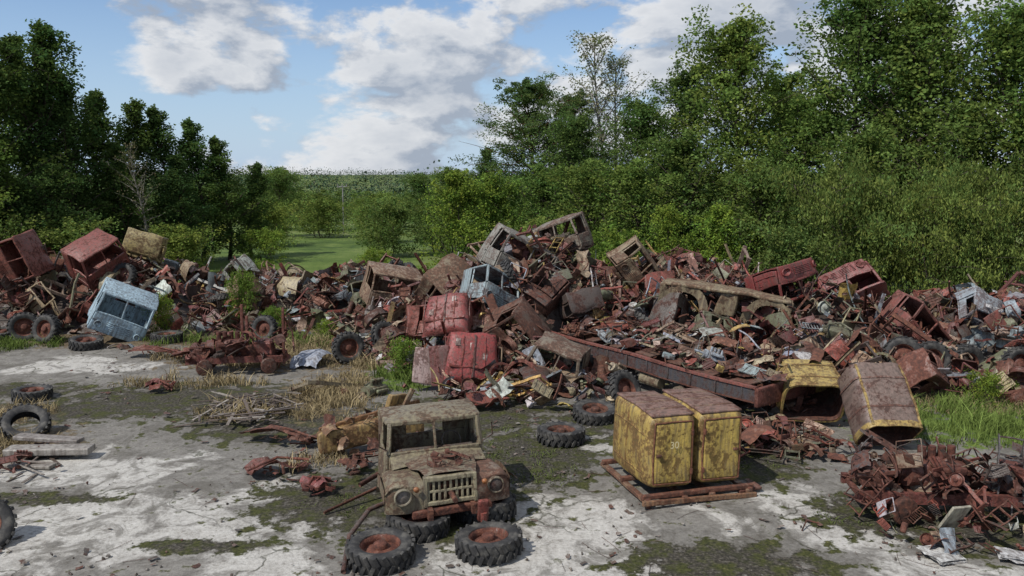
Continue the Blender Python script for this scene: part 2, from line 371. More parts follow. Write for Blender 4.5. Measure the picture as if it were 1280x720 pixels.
conc = nt.ramp(nt.math('ADD', nt.math('MULTIPLY', nB, .6), nt.math('MULTIPLY', nC, .4)), [(.34, (.09, .083, .072)), (.5, (.175, .165, .148)), (.66, (.27, .256, .23))])
wh = nt.ramp(nt.math('ADD', nt.math('MULTIPLY', nB, .5), nt.math('MULTIPLY', nC, .5)), [(.35, (.22, .205, .18)), (.47, (.37, .355, .325)), (.62, (.50, .485, .45))])
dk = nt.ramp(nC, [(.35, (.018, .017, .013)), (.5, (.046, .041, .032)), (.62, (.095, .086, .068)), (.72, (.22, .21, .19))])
moss = nt.ramp(nC, [(.35, (.022, .026, .008)), (.65, (.07, .074, .022))])
dr = nt.ramp(nC, [(.33, (.045, .034, .022)), (.5, (.11, .083, .052)), (.68, (.22, .17, .10))])
gr = nt.ramp(nt.math('ADD', nt.math('MULTIPLY', nB, .5), nt.math('MULTIPLY', nC, .5)), [(.35, (.035, .06, .012)), (.5, (.08, .125, .024)), (.65, (.16, .2, .045))])
fmx = nt.math('ADD', nt.math('MULTIPLY', nF, .55), nt.math('MULTIPLY', nt.noise(co, .4, 7, .75), .45))
far = nt.ramp(fmx, [(.41, (.035, .065, .015)), (.48, (.08, .125, .026)), (.53, (.125, .165, .045)), (.60, (.19, .19, .085))])
fieldY = nt.node('ShaderNodeSeparateXYZ'); nt.link(co, fieldY.inputs[0])
gr = nt.mix(nt.mr(fieldY.outputs[1], 45, 70), gr, far)
c = nt.mix(mask(sp.outputs[0], nA, 6, .02), conc, wh)
c = nt.mix(nt.mr(nt.noise(co, 1.1, 7, .7, 1.2), .51, .6, 0, .65), c, (.095, .087, .073, 1))
c = nt.mix(nt.mr(nt.noise(co, 5, 5, .75, .5), .55, .68, 0, .55), c, (.07, .06, .048, 1))
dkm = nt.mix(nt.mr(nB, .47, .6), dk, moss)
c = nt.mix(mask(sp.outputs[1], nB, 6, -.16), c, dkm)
c = nt.mix(mask(sp.outputs[2], nB, 5, -.05), c, dr)
c = nt.mix(mask(at.outputs['Alpha'], nB, 5, 0), c, gr)
vo = nt.node('ShaderNodeTexVoronoi', feature='DISTANCE_TO_EDGE'); vo.inputs['Scale'].default_value = .33
wp = nt.node('ShaderNodeVectorMath', operation='ADD'); nt.link(co, wp.inputs[0])
nv = nt.node('ShaderNodeTexNoise'); nv.inputs['Scale'].default_value = 1.5; nv.inputs['Detail'].default_value = 5; nt.link(co, nv.inputs['Vector'])
nt.link(nv.outputs['Color'], wp.inputs[1]); nt.link(wp.outputs[0], vo.inputs['Vector'])
crk = nt.math('MULTIPLY', nt.mr(vo.outputs['Distance'], .003, .012, 1, 0), nt.mr(nA, .46, .56, 0, .7))
c = nt.mix(crk, c, (.035, .036, .018, 1))
b = nt.node('ShaderNodeBsdfPrincipled'); nt.link(c, b.inputs['Base Color']); b.inputs['Roughness'].default_value = .9; b.inputs['Specular IOR Level'].default_value = .2
bp = nt.node('ShaderNodeBump'); bp.inputs['Strength'].default_value = .6; bp.inputs['Distance'].default_value = .03
nt.link(nt.math('SUBTRACT', nt.math('ADD', nC, nt.math('MULTIPLY', nD, .5)), crk), bp.inputs['Height']); nt.link(bp.outputs[0], b.inputs['Normal']); nt.link(b.outputs[0], out.inputs[0])

# ------------------------------------------------------------ heaps
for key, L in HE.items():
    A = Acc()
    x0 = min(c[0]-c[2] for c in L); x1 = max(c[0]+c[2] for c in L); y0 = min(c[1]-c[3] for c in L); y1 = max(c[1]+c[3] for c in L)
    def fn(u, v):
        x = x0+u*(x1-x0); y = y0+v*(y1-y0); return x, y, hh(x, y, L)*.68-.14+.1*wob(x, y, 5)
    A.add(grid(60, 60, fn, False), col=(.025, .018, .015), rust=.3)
    area = (x1-x0)*(y1-y0); n = int(area*3.5); k = 0
    while k < n:
        x, y = U(x0, x1), U(y0, y1); h = float(hh(x, y, L))
        if h < .12 and U(0, 1) > .25: continue
        if h <= 0.0:
            if U(0, 1) > .15: continue
        lx, ly = tloc(x, y)
        if abs(lx+.3) < 1.7 and abs(ly) < 4.7:
            k += 1; continue
        k += 1
        if y > 38.5 and U(0, 1) < .5: continue
        p = rpiece(); col, ru = pcol(); s = U(.5, 1.05)
        tilt = .35+.9*min(1, h)
        A.add(p, (x, y, max(.12, h*U(.72, 1.02)+U(0, .18))), (U(-1, 1)*tilt, U(-1, 1)*tilt, U(0, 6.28)), s, col, ru)
        for _ in range(2 if k % 3 else 1):
            p = rpiece(); col, ru = pcol(); x2, y2 = x+U(-.8, .8), y+U(-.8, .8); h = float(hh(x2, y2, L))
            A.add(p, (x2, y2, h*U(.85, 1.05)+.1), (U(-1, 1), U(-1, 1), U(0, 6.28)), U(.18, .42), col, ru)
    for i in range(int(area/13)):
        x, y = U(x0+1, x1-1), U(y0+.8, y1-1); h = float(hh(x, y, L))
        if h < .6: continue
        col, ru = pcol(); A.add(p_cab(), (x, y, h*.68), (U(-1.4, 1.4), U(-1.4, 1.4), U(0, 6.28)), U(.65, .9), col, max(.4, ru))
    for i in range(int(area/20)):
        x, y = U(x0+1, x1-1), U(y0+.5, y1-1); h = float(hh(x, y, L))
        if h < .2: continue
        r_, m_ = tire_parts(.52, .3, 24, True); ro = (U(-1.4, 1.4), U(-1.4, 1.4), U(0, 6)); A.add(r_, (x, y, h+.15), ro, mat=1); A.add(m_, (x, y, h+.15), ro, col=(.12, .03, .02), rust=.6)
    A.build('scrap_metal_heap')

# ------------------------------------------------------------ tyres
def tyre(x, y, z=.17, rot=(0, 0, 0), s=1., rim=True, col=(.13, .04, .026)):
    A = Acc(); r_, m_ = tire_parts(.57, .34, 44, rim)
    A.add(r_, mat=1)
    if rim: A.add(m_, col=col, rust=.7)
    o = A.build('old_truck_tire', loc=(x, y, z), rot=(rot[0], rot[1], rot[2])); o.scale = (s, s, s); return o
tyre(-2.22, 12.8, .175, (.03, -.02, .4)); tyre(-1.72, 13.95, .18, (.05, .04, 1)); tyre(-.40, 13.1, .18, (-.03, .06, 2)); tyre(-.5, 14.6, .18, (0, .1, 2))
tyre(1.2, 18.9, .175, (0, .03, 1), col=(.05, .03, .02)); tyre(2.2, 20.6, .2, (.1, -.1, 1), col=(.05, .03, .02)); tyre(-5.6, 26.9, .56, (PI/2-.1, .0, .5), .95)
tyre(-13.9, 22.6, .16, (0, .04, 0), .9, True); tyre(-12.1, 19.3, .3, (.5, .35, 0), .95, False); tyre(-9.35, 13.3, .36, (.85, .3, .6), 1, True)
tyre(-13.4, 30.6, .17, (0, 0, 0)); tyre(-18.9, 30.6, .56, (1.4, 0, .5)); tyre(-18, 30.5, .5, (1.3, 0, -.3)); tyre(-15.9, 29.4, .2, (.1, .1, 0)); tyre(-20, 31, .2, (.1, 0, 0))
tyre(14.0, 24.2, .62, (1.5, 0, .3), 1.1); tyre(10.7, 23.4, .56, (1.45, 0, -.4)); tyre(11.6, 23.3, 1.1, (1.2, 0, -.2)); tyre(2.2, 23.9, .5, (1.4, .1, 1.0)); tyre(-9.6, 30.6, .5, (1.35, 0, -.3), .9)
tyre(12.6, 23.6, .9, (1.35, .1, .1)); tyre(3.1, 21.6, .5, (1.1, .3, .6)); tyre(10.4, 22.4, .2, (.2, 0, 0))

# ------------------------------------------------------------ foreground truck cab
def front_cab():
    A = Acc(); K = (.19, .165, .1); ru = .42
    A.add(cab_shell(1.95, 1.2, 1.42, .82, False, .16, .03, 7.), (0, 1.75, .33), col=K, rust=ru)
    A.add(grid(10, 4, lambda u, v: ((u-.5)*1.85, .82+.38*v, 1.02+.13*v-.05*np.abs(2*u-1)**3)), col=K, rust=.3)
    G = [beam((-.46, 0, 1.02), (.46, 0, 1.02), .1, .1, 4), beam((-.46, 0, .78), (.46, 0, .78), .05, .05, 4), beam((-.46, 0, .56), (.46, 0, .56), .09, .08, 4)]
    for x in np.linspace(-.42, .42, 9): G.append(beam((x, -.005, .8), (x, -.005, 1.0), .045, .035, 2)); G.append(beam((x, -.005, .58), (x, -.005, .76), .05, .035, 2))
    for s in (-1, 1): G.append(beam((s*.47, 0, .5), (s*.47, 0, 1.07), .07, .1, 4))
    A.add(G, col=(.27, .24, .15), rust=.34)
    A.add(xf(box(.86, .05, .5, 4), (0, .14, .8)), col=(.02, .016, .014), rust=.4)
    py = np.array([-.02, -.05, -.02, .1, .55, .95, 1.15, 1.22]); pz = np.array([.42, .72, .9, .98, 1.0, .93, .7, .42])
    for s in (-1, 1):
        def ff(u, v, s=s):
            t = u*(len(py)-1); y = np.interp(t, range(len(py)), py); z = np.interp(t, range(len(py)), pz)
            xx = .5+.66*v; drop = np.clip((v-.75)/.25, 0, 1)**2
            return s*xx, y+.06*drop*(u < .5)+.1*v*(u < .3), z-.16*drop*(u > .25)*(u < .8)
        A.add(grid(21, 12, ff), col=K if s < 0 else (.18, .13, .09), rust=ru+(.14 if s > 0 else 0))
        A.add(grid(8, 5, lambda u, v, s=s: (s*1.17, .1+.95*u, .6+.25*v+.1*np.sin(u*PI))), col=K, rust=.5)
        A.add(revolve([(.155, -.02), (.16, .05), (.135, .07), (.12, .02), (.06, -.03), (.001, -.04)], 22), (s*.86, -.03 if s < 0 else .0, .76), (PI/2, 0, 0), col=(.2, .18, .12), rust=.4)
        A.add(revolve([(.118, .0), (.07, .022), (.001, .03)], 18), (s*.86, -.045, .76), (PI/2, 0, 0), col=(.16, .14, .12) if s < 0 else (.03, .02, .02), rust=.3)
        A.add(revolve([(.05, 0), (.05, .04), (.001, .05)], 12), (s*.64, -.07, .88), (PI/2, 0, 0), col=(.3, .1, .02), rust=.2)
    A.add(cr(grid(14, 12, lambda u, v: ((u-.5)*(.95+.55*v), .02+.95*v, 1.05+.1*np.cos((u-.5)*PI)*(.5+.5*v)+.03*np.sin(v*7)-.16*np.exp(-((u-.5)**2+(v-.5)**2)*14))), .05, 2.4), col=(.17, .15, .1), rust=.5)
    A.add(p_engine(), (0, .65, .72), (0, 0, PI/2), 1., col=(.06, .03, .02), rust=.8)
    for i in range(16): A.add(rpiece(), (U(-.45, .45), U(.25, .95), 1.14), (U(-.3, .3), U(-.3, .3), U(0, 6)), U(.1, .24), col=(.11, .045, .032) if i % 3 else (.2, .17, .12), rust=.6)
    for s in (-1, 1): A.add(tube([(s*.95, 1.2, 1.2), (s*1.14, 1.1, 1.35), (s*1.12, 1.1, 1.6)], .012, 5), col=(.04, .03, .03), rust=.6)
    A.add(tube([(.4+.2*math.cos(t), 1.55+.08*math.sin(t), 1.17+.18*math.sin(t)) for t in np.linspace(0, 2*PI, 20)], .014, 6), col=(.02, .02, .02), rust=.2)
    A.add(xf(rbox(1.5, .45, .3, .08, 4), (0, 2.0, .7)), col=(.06, .045, .035), rust=.5)
    A.add(xf(rbox(1.6, .1, .2, .05, 4), (0, 1.3, 1.08)), col=(.05, .045, .035), rust=.4)
    for s in (-1, 1): A.add(beam((s*.4, -.2, .42), (s*.4, 2.6, .4), .09, .18, 5, False), col=(.07, .03, .02), rust=.8)
    A.add([beam((-.7, -.02, .4), (.75, -.05, .42), .12, .14), xf(cyl(.09, 1.7, 12), (0, .6, .32), (0, PI/2, 0))], col=(.09, .03, .02), rust=.7)
    A.add([xf(rbox(.2, .1, .42, .03, 2), (.55, -.2, .38), (.15, .05, 0)), xf(cyl(.06, .3, 10), (.55, -.25, .2))], col=(.22, .04, .03), rust=.3)
    for s in (-1, 1): A.add(xf(rbox(.5, .5, .28, .05, 3), (s*.75, 2.0, .22)), col=(.07, .05, .035), rust=.7)
    A.add(cr(grid(8, 6, lambda u, v: (.95+.35*u, .3+.6*v, .92-.3*u)), .1, 3.), col=(.15, .09, .06), rust=.6)
    A.crumple(.03, 1.9)
    return A.build('wrecked_truck_cab', loc=(-1.12, 13.95, 0), rot=(0, -.02, math.radians(17)))
front_cab()

def placed_cab(x, y, z, rot, col, rust, w=2., d=1.5, h=1.5, cv=.08, s=1., nm='wrecked_truck_cab'):
    A = Acc(); A.add(cab_shell(w, d, h, h*.5, True, .2, cv), (0, 0, -h/2), col=col, rust=rust); o = A.build(nm, loc=(x, y, z), rot=rot); o.scale = (s,)*3; return o
placed_cab(-15.2, 31, 1.1, (.25, .45, .5), (.36, .5, .58), .24, 2.1, 1.7, 1.6)
placed_cab(-.75, 27.2, 2.4, (-.25, .5, .7), (.22, .29, .31), .4, 1.6, 1.3, 1.35, .1)
placed_cab(.3, 29.6, 3.3, (.15, .5, .45), (.22, .215, .185), .42, 2.3, 1.6, 1.5, .12)
placed_cab(2.0, 32.4, 3.9, (.05, -.3, -.45), (.19, .17, .13), .5, 2., 1.4, 1.35, .14)
placed_cab(-20.6, 33.5, 2.9, (.5, 1.2, .3), (.19, .04, .025), .4, 1.8, 1.4, 1.4)
placed_cab(-17.6, 33.8, 2.9, (.4, -.5, .9), (.2, .04, .03), .35, 1.9, 1.5, 1.4)
placed_cab(-16.5, 36, 3.2, (1.4, .3, .2), (.33, .26, .1), .4, 1.6, 1.2, 1.2)
placed_cab(-23, 33, 2.4, (.2, 1.5, .8), (.26, .17, .11), .55, 1.9, 1.4, 1.4)
placed_cab(-5.0, 33.4, 1.7, (.2, .2, .4), (.27, .19, .12), .5, 2.3, 1.7, 1.5, .12)
placed_cab(-2.5, 30, 2.2, (.8, -.4, .9), (.2, .16, .1), .6, 1.9, 1.5, 1.4, .15)
placed_cab(9.6, 28.2, 2.6, (.3, 3.0, .6), (.19, .022, .022), .25, 2.1, 1.8, 1.2, .16)
placed_cab(11.9, 28, 2.4, (.6, 2.6, -.3), (.17, .022, .022), .3, 2., 1.6, 1.1, .16)
placed_cab(19.5, 26.5, 2.6, (.2, .6, .6), (.17, .05, .03), .6, 2., 1.5, 1.3, .15)
placed_cab(15.4, 26, 1.95, (.9, .5, .2), (.27, .31, .34), .45, 1.5, 1.1, .8, .2)
placed_cab(4.6, 29.6, 3.0, (.4, .9, .4), (.22, .17, .1), .5, 1.8, 1.4, 1.3, .16)
placed_cab(.2, 25.3, 1.3, (.5, .9, .2), (.1, .06, .04), .6, 1.8, 1.4, 1.3, .16)
placed_cab(1.3, 23.7, .8, (.2, .3, -.3), (.17, .14, .1), .5, 1.5, 1.2, 1.1, .14)
placed_cab(12.9, 25.3, 1.5, (.3, .8, .3), (.17, .04, .03), .4, 1.8, 1.4, 1.2, .16)

# ------------------------------------------------------------ red cab shells standing on end
def round_cab(x, y, z, rot, col, rust, w=1.6, l=1.5, dp=1.0):
    A = Acc()
    A.add(grid(26, 20, lambda u, v: ((u-.5)*w*(1-.16*v**2), (v-.5)*l, .17*np.clip((1-np.abs(2*u-1)**7)*(1-np.abs(2*v-1)**7), 0, 1)**.5+.05*np.cos((u-.5)*PI))), col=col, rust=rust)
    for s in (-1, 1):
        A.add(grid(10, 5, lambda u, v, s=s: (s*w/2*(1-.16*u**2), (u-.5)*l, .02-dp*v*(.35+.65*(u > .35)))), col=col, rust=rust+.15)
        A.add(beam((s*w*.49, -l*.48, 0), (s*w*.49, -l*.46, -dp), .07, .07, 4), col=col, rust=rust)
        A.add(beam((s*w*.22, -l*.42, .215), (s*w*.2, l*.40, .215), .035, .03, 8), col=col, rust=rust+.25)
        A.add(xf(rbox(.03, l*.9, .04, .01, 5), (s*w*.5, 0, -.04)), col=(.1, .02, .02), rust=.6)
    A.add(beam((0, -l*.44, .235), (0, l*.42, .235), .05, .035, 8), col=(.06, .015, .015), rust=.5)
    A.add(xf(rbox(w*.9, .07, .05, .02, 8), (0, -l*.2, .215)), col=col, rust=rust+.2)
    for k in range(3): A.add(xf(rbox(.14, .2, .012, .004, 2), (w*(-.3+.25*k), l*U(-.2, .3), .212)), col=(.4, .33, .3), rust=.5)
    A.add(xf(rbox(w, .05, dp*.45, .02, 5), (0, l*.48, -dp*.75)), col=col, rust=.5)
    A.add(beam((-w/2, -l*.49, -.02), (w/2, -l*.49, -.02), .06, .07, 5), col=(.1, .02, .02), rust=.5)
    A.crumple(.05, 2.1); return A.build('red_truck_cab_shell', loc=(x, y, z), rot=rot)
round_cab(-1.2, 23.5, .98, (1.12, .12, .2), (.26, .024, .024), .3, 1.55, 1.6)
round_cab(-2.1, 25.3, 2.0, (.9, -.14, -.2), (.22, .032, .03), .4, 1.45, 1.45)
A = Acc(); A.add(cr(rbox(.75, .12, 1.1, .04, 5), .06), col=(.36, .26, .24), rust=.45); A.build('cab_door', loc=(-2.6, 23.6, .7), rot=(-.35, .15, .1))
A = Acc(); A.add(cr(rbox(.7, .1, 1.2, .04, 5), .07), col=(.12, .02, .02), rust=.4); A.build('cab_door', loc=(-2.15, 23.3, .8), rot=(-.25, -.1, -.2))

# ------------------------------------------------------------ yellow cabinets on a frame
par = bpy.data.objects.new('yellow_equipment_cabinets', None); sc.collection.objects.link(par); par.location = (3.42, 16.25, 0); par.rotation_euler = (0, .015, math.radians(16.5))
YC = (.38, .265, .06)
for i, xx in enumerate((-.54, .54)):
    A = Acc()
    A.add(rbox(1.03, 1.84, 1.5, .16, 9), col=YC, rust=.47)
    A.add(xf(rbox(.93, 1.74, .05, .02, 8), (0, 0, .745)), col=(.2, .11, .085), rust=.42)
    for k in range(3): A.add(xf(rbox(.9, .04, .02, .01, 4), (0, -.5+.5*k, .772)), col=(.2, .13, .08), rust=.5)
    A.add(xf(rbox(.78, .05, 1.22, .06, 6), (0, -.925, 0)), col=(.46, .325, .065), rust=.36)
    for s in (-1, 1):
        A.add(xf(rbox(.03, .035, 1.26, .01, 5), (s*.41, -.937, 0)), col=(.22, .1, .04), rust=.75)
        A.add(xf(rbox(.84, .035, .03, .01, 5), (0, -.937, s*.63)), col=(.22, .1, .04), rust=.75)
        A.add(xf(rbox(.04, .07, .12, .01, 1), (-.40 if i else .40, -.96, s*.4)), col=(.12, .04, .02), rust=.8)
        A.add(xf(rbox(.03, 1.5, .03, .01, 6), (s*.515, 0, .35)), col=YC, rust=.6); A.add(xf(rbox(.03, 1.5, .03, .01, 6), (s*.515, 0, -.45)), col=YC, rust=.6)
        A.add(xf(rbox(.03, .03, 1.2, .01, 6), (s*.515, 0.1, 0)), col=YC, rust=.7)
    A.add(xf(rbox(.1, .05, .05, .01, 1), (.3 if i else -.3, -.97, -.02)), col=(.1, .05, .03), rust=.7)
    A.crumple(.035, 2.2); A.build('cabinet', loc=(xx, 0, 1.02), parent=par)
A = Acc()
for y in (-1.0, .0, 1.0): A.add(beam((-1.2, y, .2), (1.25, y, .2), .1, .1, 5), col=(.13, .06, .035), rust=.7)
for x in (-1.12, -.3, .3, 1.12): A.add(beam((x, -1.1, .13), (x, 1.15, .11), .12, .08, 5), col=(.2, .12, .07), rust=.6)
for x in (-1.1, 1.15): A.add(beam((x, -1.05, .0), (x, -1.05, .2), .1, .1, 2), col=(.13, .05, .03), rust=.7)
A.add(xf(rbox(2.5, .07, .1, .01, 6), (0, -1.14, .1), (0, .03, 0)), col=(.22, .11, .05), rust=.5)
A.add(cr(rbox(.5, .3, .06, .02, 3), .05), (1.2, -.9, .12), col=(.15, .06, .04), rust=.6)
A.crumple(.02, 1.5); A.build('support_frame', parent=par)
mt, nt, out = new_mat('faded_number_paint'); b = nt.node('ShaderNodeBsdfPrincipled'); b.inputs['Base Color'].default_value = (.55, .48, .28, 1); b.inputs['Roughness'].default_value = .8; nt.link(b.outputs[0], out.inputs[0])
cu = bpy.data.curves.new('number', 'FONT'); cu.body = '30'; cu.size = .2; cu.extrude = .002; cu.materials.append(mt)
tx = bpy.data.objects.new('painted_number', cu); sc.collection.objects.link(tx); tx.parent = par; tx.location = (-.64, -.972, 1.12); tx.rotation_euler = (PI/2, 0, 0)

# ------------------------------------------------------------ open yellow housings (right)
def housing(x, y, z, rot, w, h, d, ctop, cside, nm='open_machine_housing'):
    A = Acc()
    a = np.linspace(0, 2*PI, 49); tt = np.linspace(0, 1, 49)
    def sec(e):
        c, s = np.cos(a), np.sin(a); return np.sign(c)*np.abs(c)**.35*(w/2-e), np.sign(s)*np.abs(s)**.35*(h/2-e)
    def shell(e, y0, y1, ny, k0=1., k1=.97):
        cx, cz = sec(e); return grid(48, ny, lambda u, v: (np.interp(u, tt, cx)*(k0+(k1-k0)*v), y0+(y1-y0)*v, np.interp(u, tt, cz)*(k0+(k1-k0)*v)))
    A.add(shell(0, -d/2, d/2, 8), col=ctop, rust=.36)
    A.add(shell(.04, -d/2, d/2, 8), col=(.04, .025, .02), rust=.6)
    A.add(shell(0, -d/2-.01, -d/2-.01, 3, 1.02, .95), col=cside, rust=.45)
    A.add(shell(0, -d/2-.01, -d/2+.14, 2, 1.02, 1.02), col=cside, rust=.45)
    A.add(shell(0, d/2, d/2, 4, .97, .0), col=cside, rust=.35)
    for s in (-1, 1): A.add(beam((s*w*.43, -d*.48, h*.47), (s*w*.42, d*.48, h*.455), .05, .03, 8), col=cside, rust=.45)
    for k in (-.2, .25): A.add(shell(0, k*d, k*d+.05, 1, 1.012, 1.012), col=ctop, rust=.6)
    for i in range(9): A.add(rpiece(), (U(-.3, .3)*w, U(-.2, .3)*d, -h*.3), (U(-1, 1), U(-1, 1), U(0, 6)), .35, col=(.08, .03, .02), rust=.7)
    A.crumple(.05, 2.1); return A.build(nm, loc=(x, y, z), rot=rot)
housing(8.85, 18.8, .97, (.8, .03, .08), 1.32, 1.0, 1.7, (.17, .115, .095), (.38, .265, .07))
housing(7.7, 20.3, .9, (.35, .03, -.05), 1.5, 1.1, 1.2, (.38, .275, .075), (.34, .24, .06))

# ------------------------------------------------------------ long flatbed trailer chassis
A = Acc(); L = 8.8; W = 2.3
for s in (-1, 1):
    A.add(xf(box(.06, L, .34, 8), (s*W/2, 0, .95)), col=(.03, .034, .045), rust=.42)
    A.add(xf(box(.12, L+.02, .06, 8), (s*(W/2+.01), 0, 1.15)), col=(.22, .06, .045), rust=.4)
    A.add(xf(box(.1, L, .05, 8), (s*(W/2-.02), 0, .76)), col=(.1, .035, .025), rust=.6)
    A.add(xf(box(.1, L, .28, 8), (s*.45, 0, .7)), col=(.06, .03, .025), rust=.7)
    for k in range(10): A.add(xf(rbox(.03, .05, .3, .01, 1), (s*(W/2+.045), -L/2+.4+k*.86, .95)), col=(.04, .035, .04), rust=.4)
for k in range(14): A.add(xf(box(W, .08, .12, 3), (0, -L/2+.1+k*(L-.2)/13, .98)), col=(.09, .04, .03), rust=.6)
for k in range(7):
    A.add(cr(box(W*.95, U(.3, .7), .03, 5), .03), (U(-.05, .05), -L/2+.6+k*1.2, 1.16+.01*k), (0, 0, U(-.05, .05)), col=(.13, .07, .045), rust=.6)
A.add(xf(rbox(W+.1, .12, .5, .03, 6), (0, -L/2-.03, .9)), col=(.16, .04, .03), rust=.5)
for yy in (-2.2, 2.6): A.add(xf(cyl(.08, 2.1, 12), (0, yy, .5), (0, PI/2, 0)), col=(.06, .03, .02), rust=.7)
A.add(xf(cyl(.16, .8, 16), (-W/2+.15, -.6, .52), (PI/2, 0, 0)), col=(.2, .17, .1), rust=.4)
A.add(xf(cyl(.13, .25, 16), (-W/2-.05, -1.9, .55), (0, PI/2, 0)), col=(.2, .17, .12), rust=.4)
for i in range(250):
    c_, r_ = pcol(); xx_ = U(-W/2+.2, W/2+.3); A.add(rpiece(), (xx_, U(-L/2, L/2), 1.24+U(0, .18)+.35*max(0, xx_)*U(0, 1)), (U(-.45, .45), U(-.45, .45), U(0, 6.28)), U(.25, .65), c_, r_)
for yy in (-2.2, 2.6):
    for s in (-1, 1):
        rr_, mm_ = tire_parts(.52, .3, 28); Mx = (0, PI/2, 0)
        A.add(rr_, (s*.85, yy, .5), Mx, mat=1); A.add(mm_, (s*.85, yy, .5), Mx, col=(.1, .03, .02), rust=.6)
A.crumple(.05, .9)
A.build('flatbed_trailer_chassis', loc=(TCX, TCY, .02), rot=(0, 0, TA))

A = Acc(); KC = (.25, .2, .115)
for i, x in enumerate((-1.35, 1.35)):
    A.add(grid(16, 5, lambda u, v: (x+.6*np.cos(u*PI), -.5+v*1.0, .62*np.sin(u*PI))), col=KC, rust=.46)
    A.add(grid(16, 4, lambda u, v: (x+(.6+v*.28)*np.cos(u*PI), -.5+0*u, (.62+v*.2)*np.sin(u*PI))), col=KC, rust=.4)
A.add(xf(rbox(4.0, 1.05, .1, .04, 12), (0, 0, .8)), col=KC, rust=.5)
for x in (-2.0, 0, 2.0): A.add(xf(rbox(.62 if x == 0 else .25, .9, .75, .05, 5), (x*1.0, 0, .4)), col=KC, rust=.45)
A.crumple(.14, 1.6); A.build('truck_wheel_arch_body', loc=(7.2, 26.9, 1.75), rot=(.05, .14, -.22))

# ------------------------------------------------------------ rusty machines
def machine(name, x, y, rz, w, hgt, posts, n, seed_cols):
    A = Acc()
    for s in (-1, 1): A.add(beam((-w/2, s*.45, .5), (w/2, s*.45, .5), .1, .2, 6, False), col=(.15, .03, .025), rust=.5)
    for k in range(5): A.add(beam((-w/2+.1+k*(w-.2)/4, -.5, .5), (-w/2+.1+k*(w-.2)/4, .5, .5), .08, .12, 2), col=(.12, .03, .02), rust=.6)
    for xx in (-w*.3, w*.36):
        A.add(xf(cyl(.1, 1.5, 12), (xx, 0, .34), (PI/2, 0, 0)), col=(.07, .03, .02), rust=.7)
        for s in (-1, 1): A.add(revolve([(.001, -.07), (.08, -.09), (.1, -.03), (.2, -.03), (.22, -.07), (.25, -.06), (.25, .06), (.22, .07), (.1, .06), (.001, .1)], 20), (xx, s*.68, .34), (PI/2, 0, .3), col=(.07, .035, .025), rust=.6)
        A.add(revolve([(.001, -.2), (.2, -.12), (.24, 0), (.2, .12), (.001, .2)], 14), (xx, 0, .36), (PI/2, 0, 0), col=(.11, .03, .02), rust=.6)
    A.add(p_engine(), (-w*.1, 0, .85), (0, 0, .2), 1.1, col=(.11, .03, .022), rust=.6)
    A.add(jag(cr(rbox(.6, .7, .5, .06, 3), .06), .01), (w*.28, 0, .8), col=(.15, .03, .022), rust=.5)
    A.add(jag(cr(rbox(.5, .6, .35, .06, 3), .06), .01), (-w*.4, .05, .75), col=(.1, .03, .022), rust=.5)
    for (px, py, pz) in posts:
        A.add(beam((px, py, .5), (px+.03, py, pz), .09, .09, 4), col=(.14, .035, .025), rust=.6)
        A.add(tube([(px, py, pz*.9), (px+.3, py+.1, pz*.6), (px+.35, py, .6)], .03, 6), col=(.14, .035, .025), rust=.6)
    for i in range(n):
        c_ = seed_cols[i % len(seed_cols)]; A.add(rpiece(), (U(-w/2, w/2), U(-.6, .6), U(.3, hgt)), (U(-1.2, 1.2), U(-1.2, 1.2), U(0, 6.28)), U(.2, .48), c_, U(.3, .8))
    A.crumple(.03, 1.5); return A.build(name, loc=(x, y, 0), rot=(0, 0, rz))
RC = [(.16, .03, .024), (.12, .04, .03), (.07, .03, .022), (.19, .05, .035), (.045, .03, .026)]
machine('rusty_machine_chassis', -9.0, 25.8, .12, 3.0, 1.25, [(.15, 0, 2.25), (.35, -.2, 1.9), (1.45, .1, 2.1)], 70, RC)
machine('rusty_truck_chassis', 8.5, 14.6, -.1, 4.0, 1.2, [], 190, RC+[(.05, .035, .03), (.03, .028, .028), (.03, .03, .035), (.2, .14, .09)])
A = Acc()
for i in range(60):
    c_, r_ = pcol(); A.add(rpiece(), (U(-1.8, 1.8), U(-.9, .8), U(.05, .5)), (U(-.9, .9), U(-.9, .9), U(0, 6.28)), U(.15, .38), c_, r_)
A.add(jag(box(.55, .5, .03, 3), .02), (-1., -.95, .08), (.1, .1, .3), col=(.5, .5, .48), rust=.1)
A.add(jag(box(.7, .45, .03, 3), .02), (.3, -1.0, .07), (-.1, .1, -.3), col=(.5, .5, .5), rust=.1)
A.add(cr(rbox(.4, .05, .55, .01, 3), .04), (-.6, -.5, .55), (.5, .1, .3), col=(.36, .34, .26), rust=.25)
A.build('scrap_debris_pile', loc=(8.3, 13.8, 0))
A = Acc()
for i in range(120):
    x = U(4.8, 10.5); y = 18.6+U(-1, 1)+(x-5)*.15
    if x > 6.7 and y < 21: y += 2.2
    A.add(rpiece(), (x, y, U(.05, .5)), (U(-.6, .6), U(-.6, .6), U(0, 6.28)), U(.2, .6), *pcol())
for i in range(60):
    A.add(rpiece(), (U(5.4, 7.9), U(17.4, 19.4), U(.05, .3)), (U(-.5, .5), U(-.5, .5), U(0, 6.28)), U(.2, .5), *pcol())
for i in range(130):
    x = U(-2.2, 3.2); y = 22.6+U(-1.4, 1.4); A.add(rpiece(), (x, y, U(.05, .7)), (U(-1, 1), U(-1, 1), U(0, 6.28)), U(.25, .65), *pcol())
for i in range(110):
    x = U(9.6, 18); y = 22.9+U(-.8, 1); A.add(rpiece(), (x, y, U(.05, .8)), (U(-1, 1), U(-1, 1), U(0, 6.28)), U(.3, .8), *pcol())
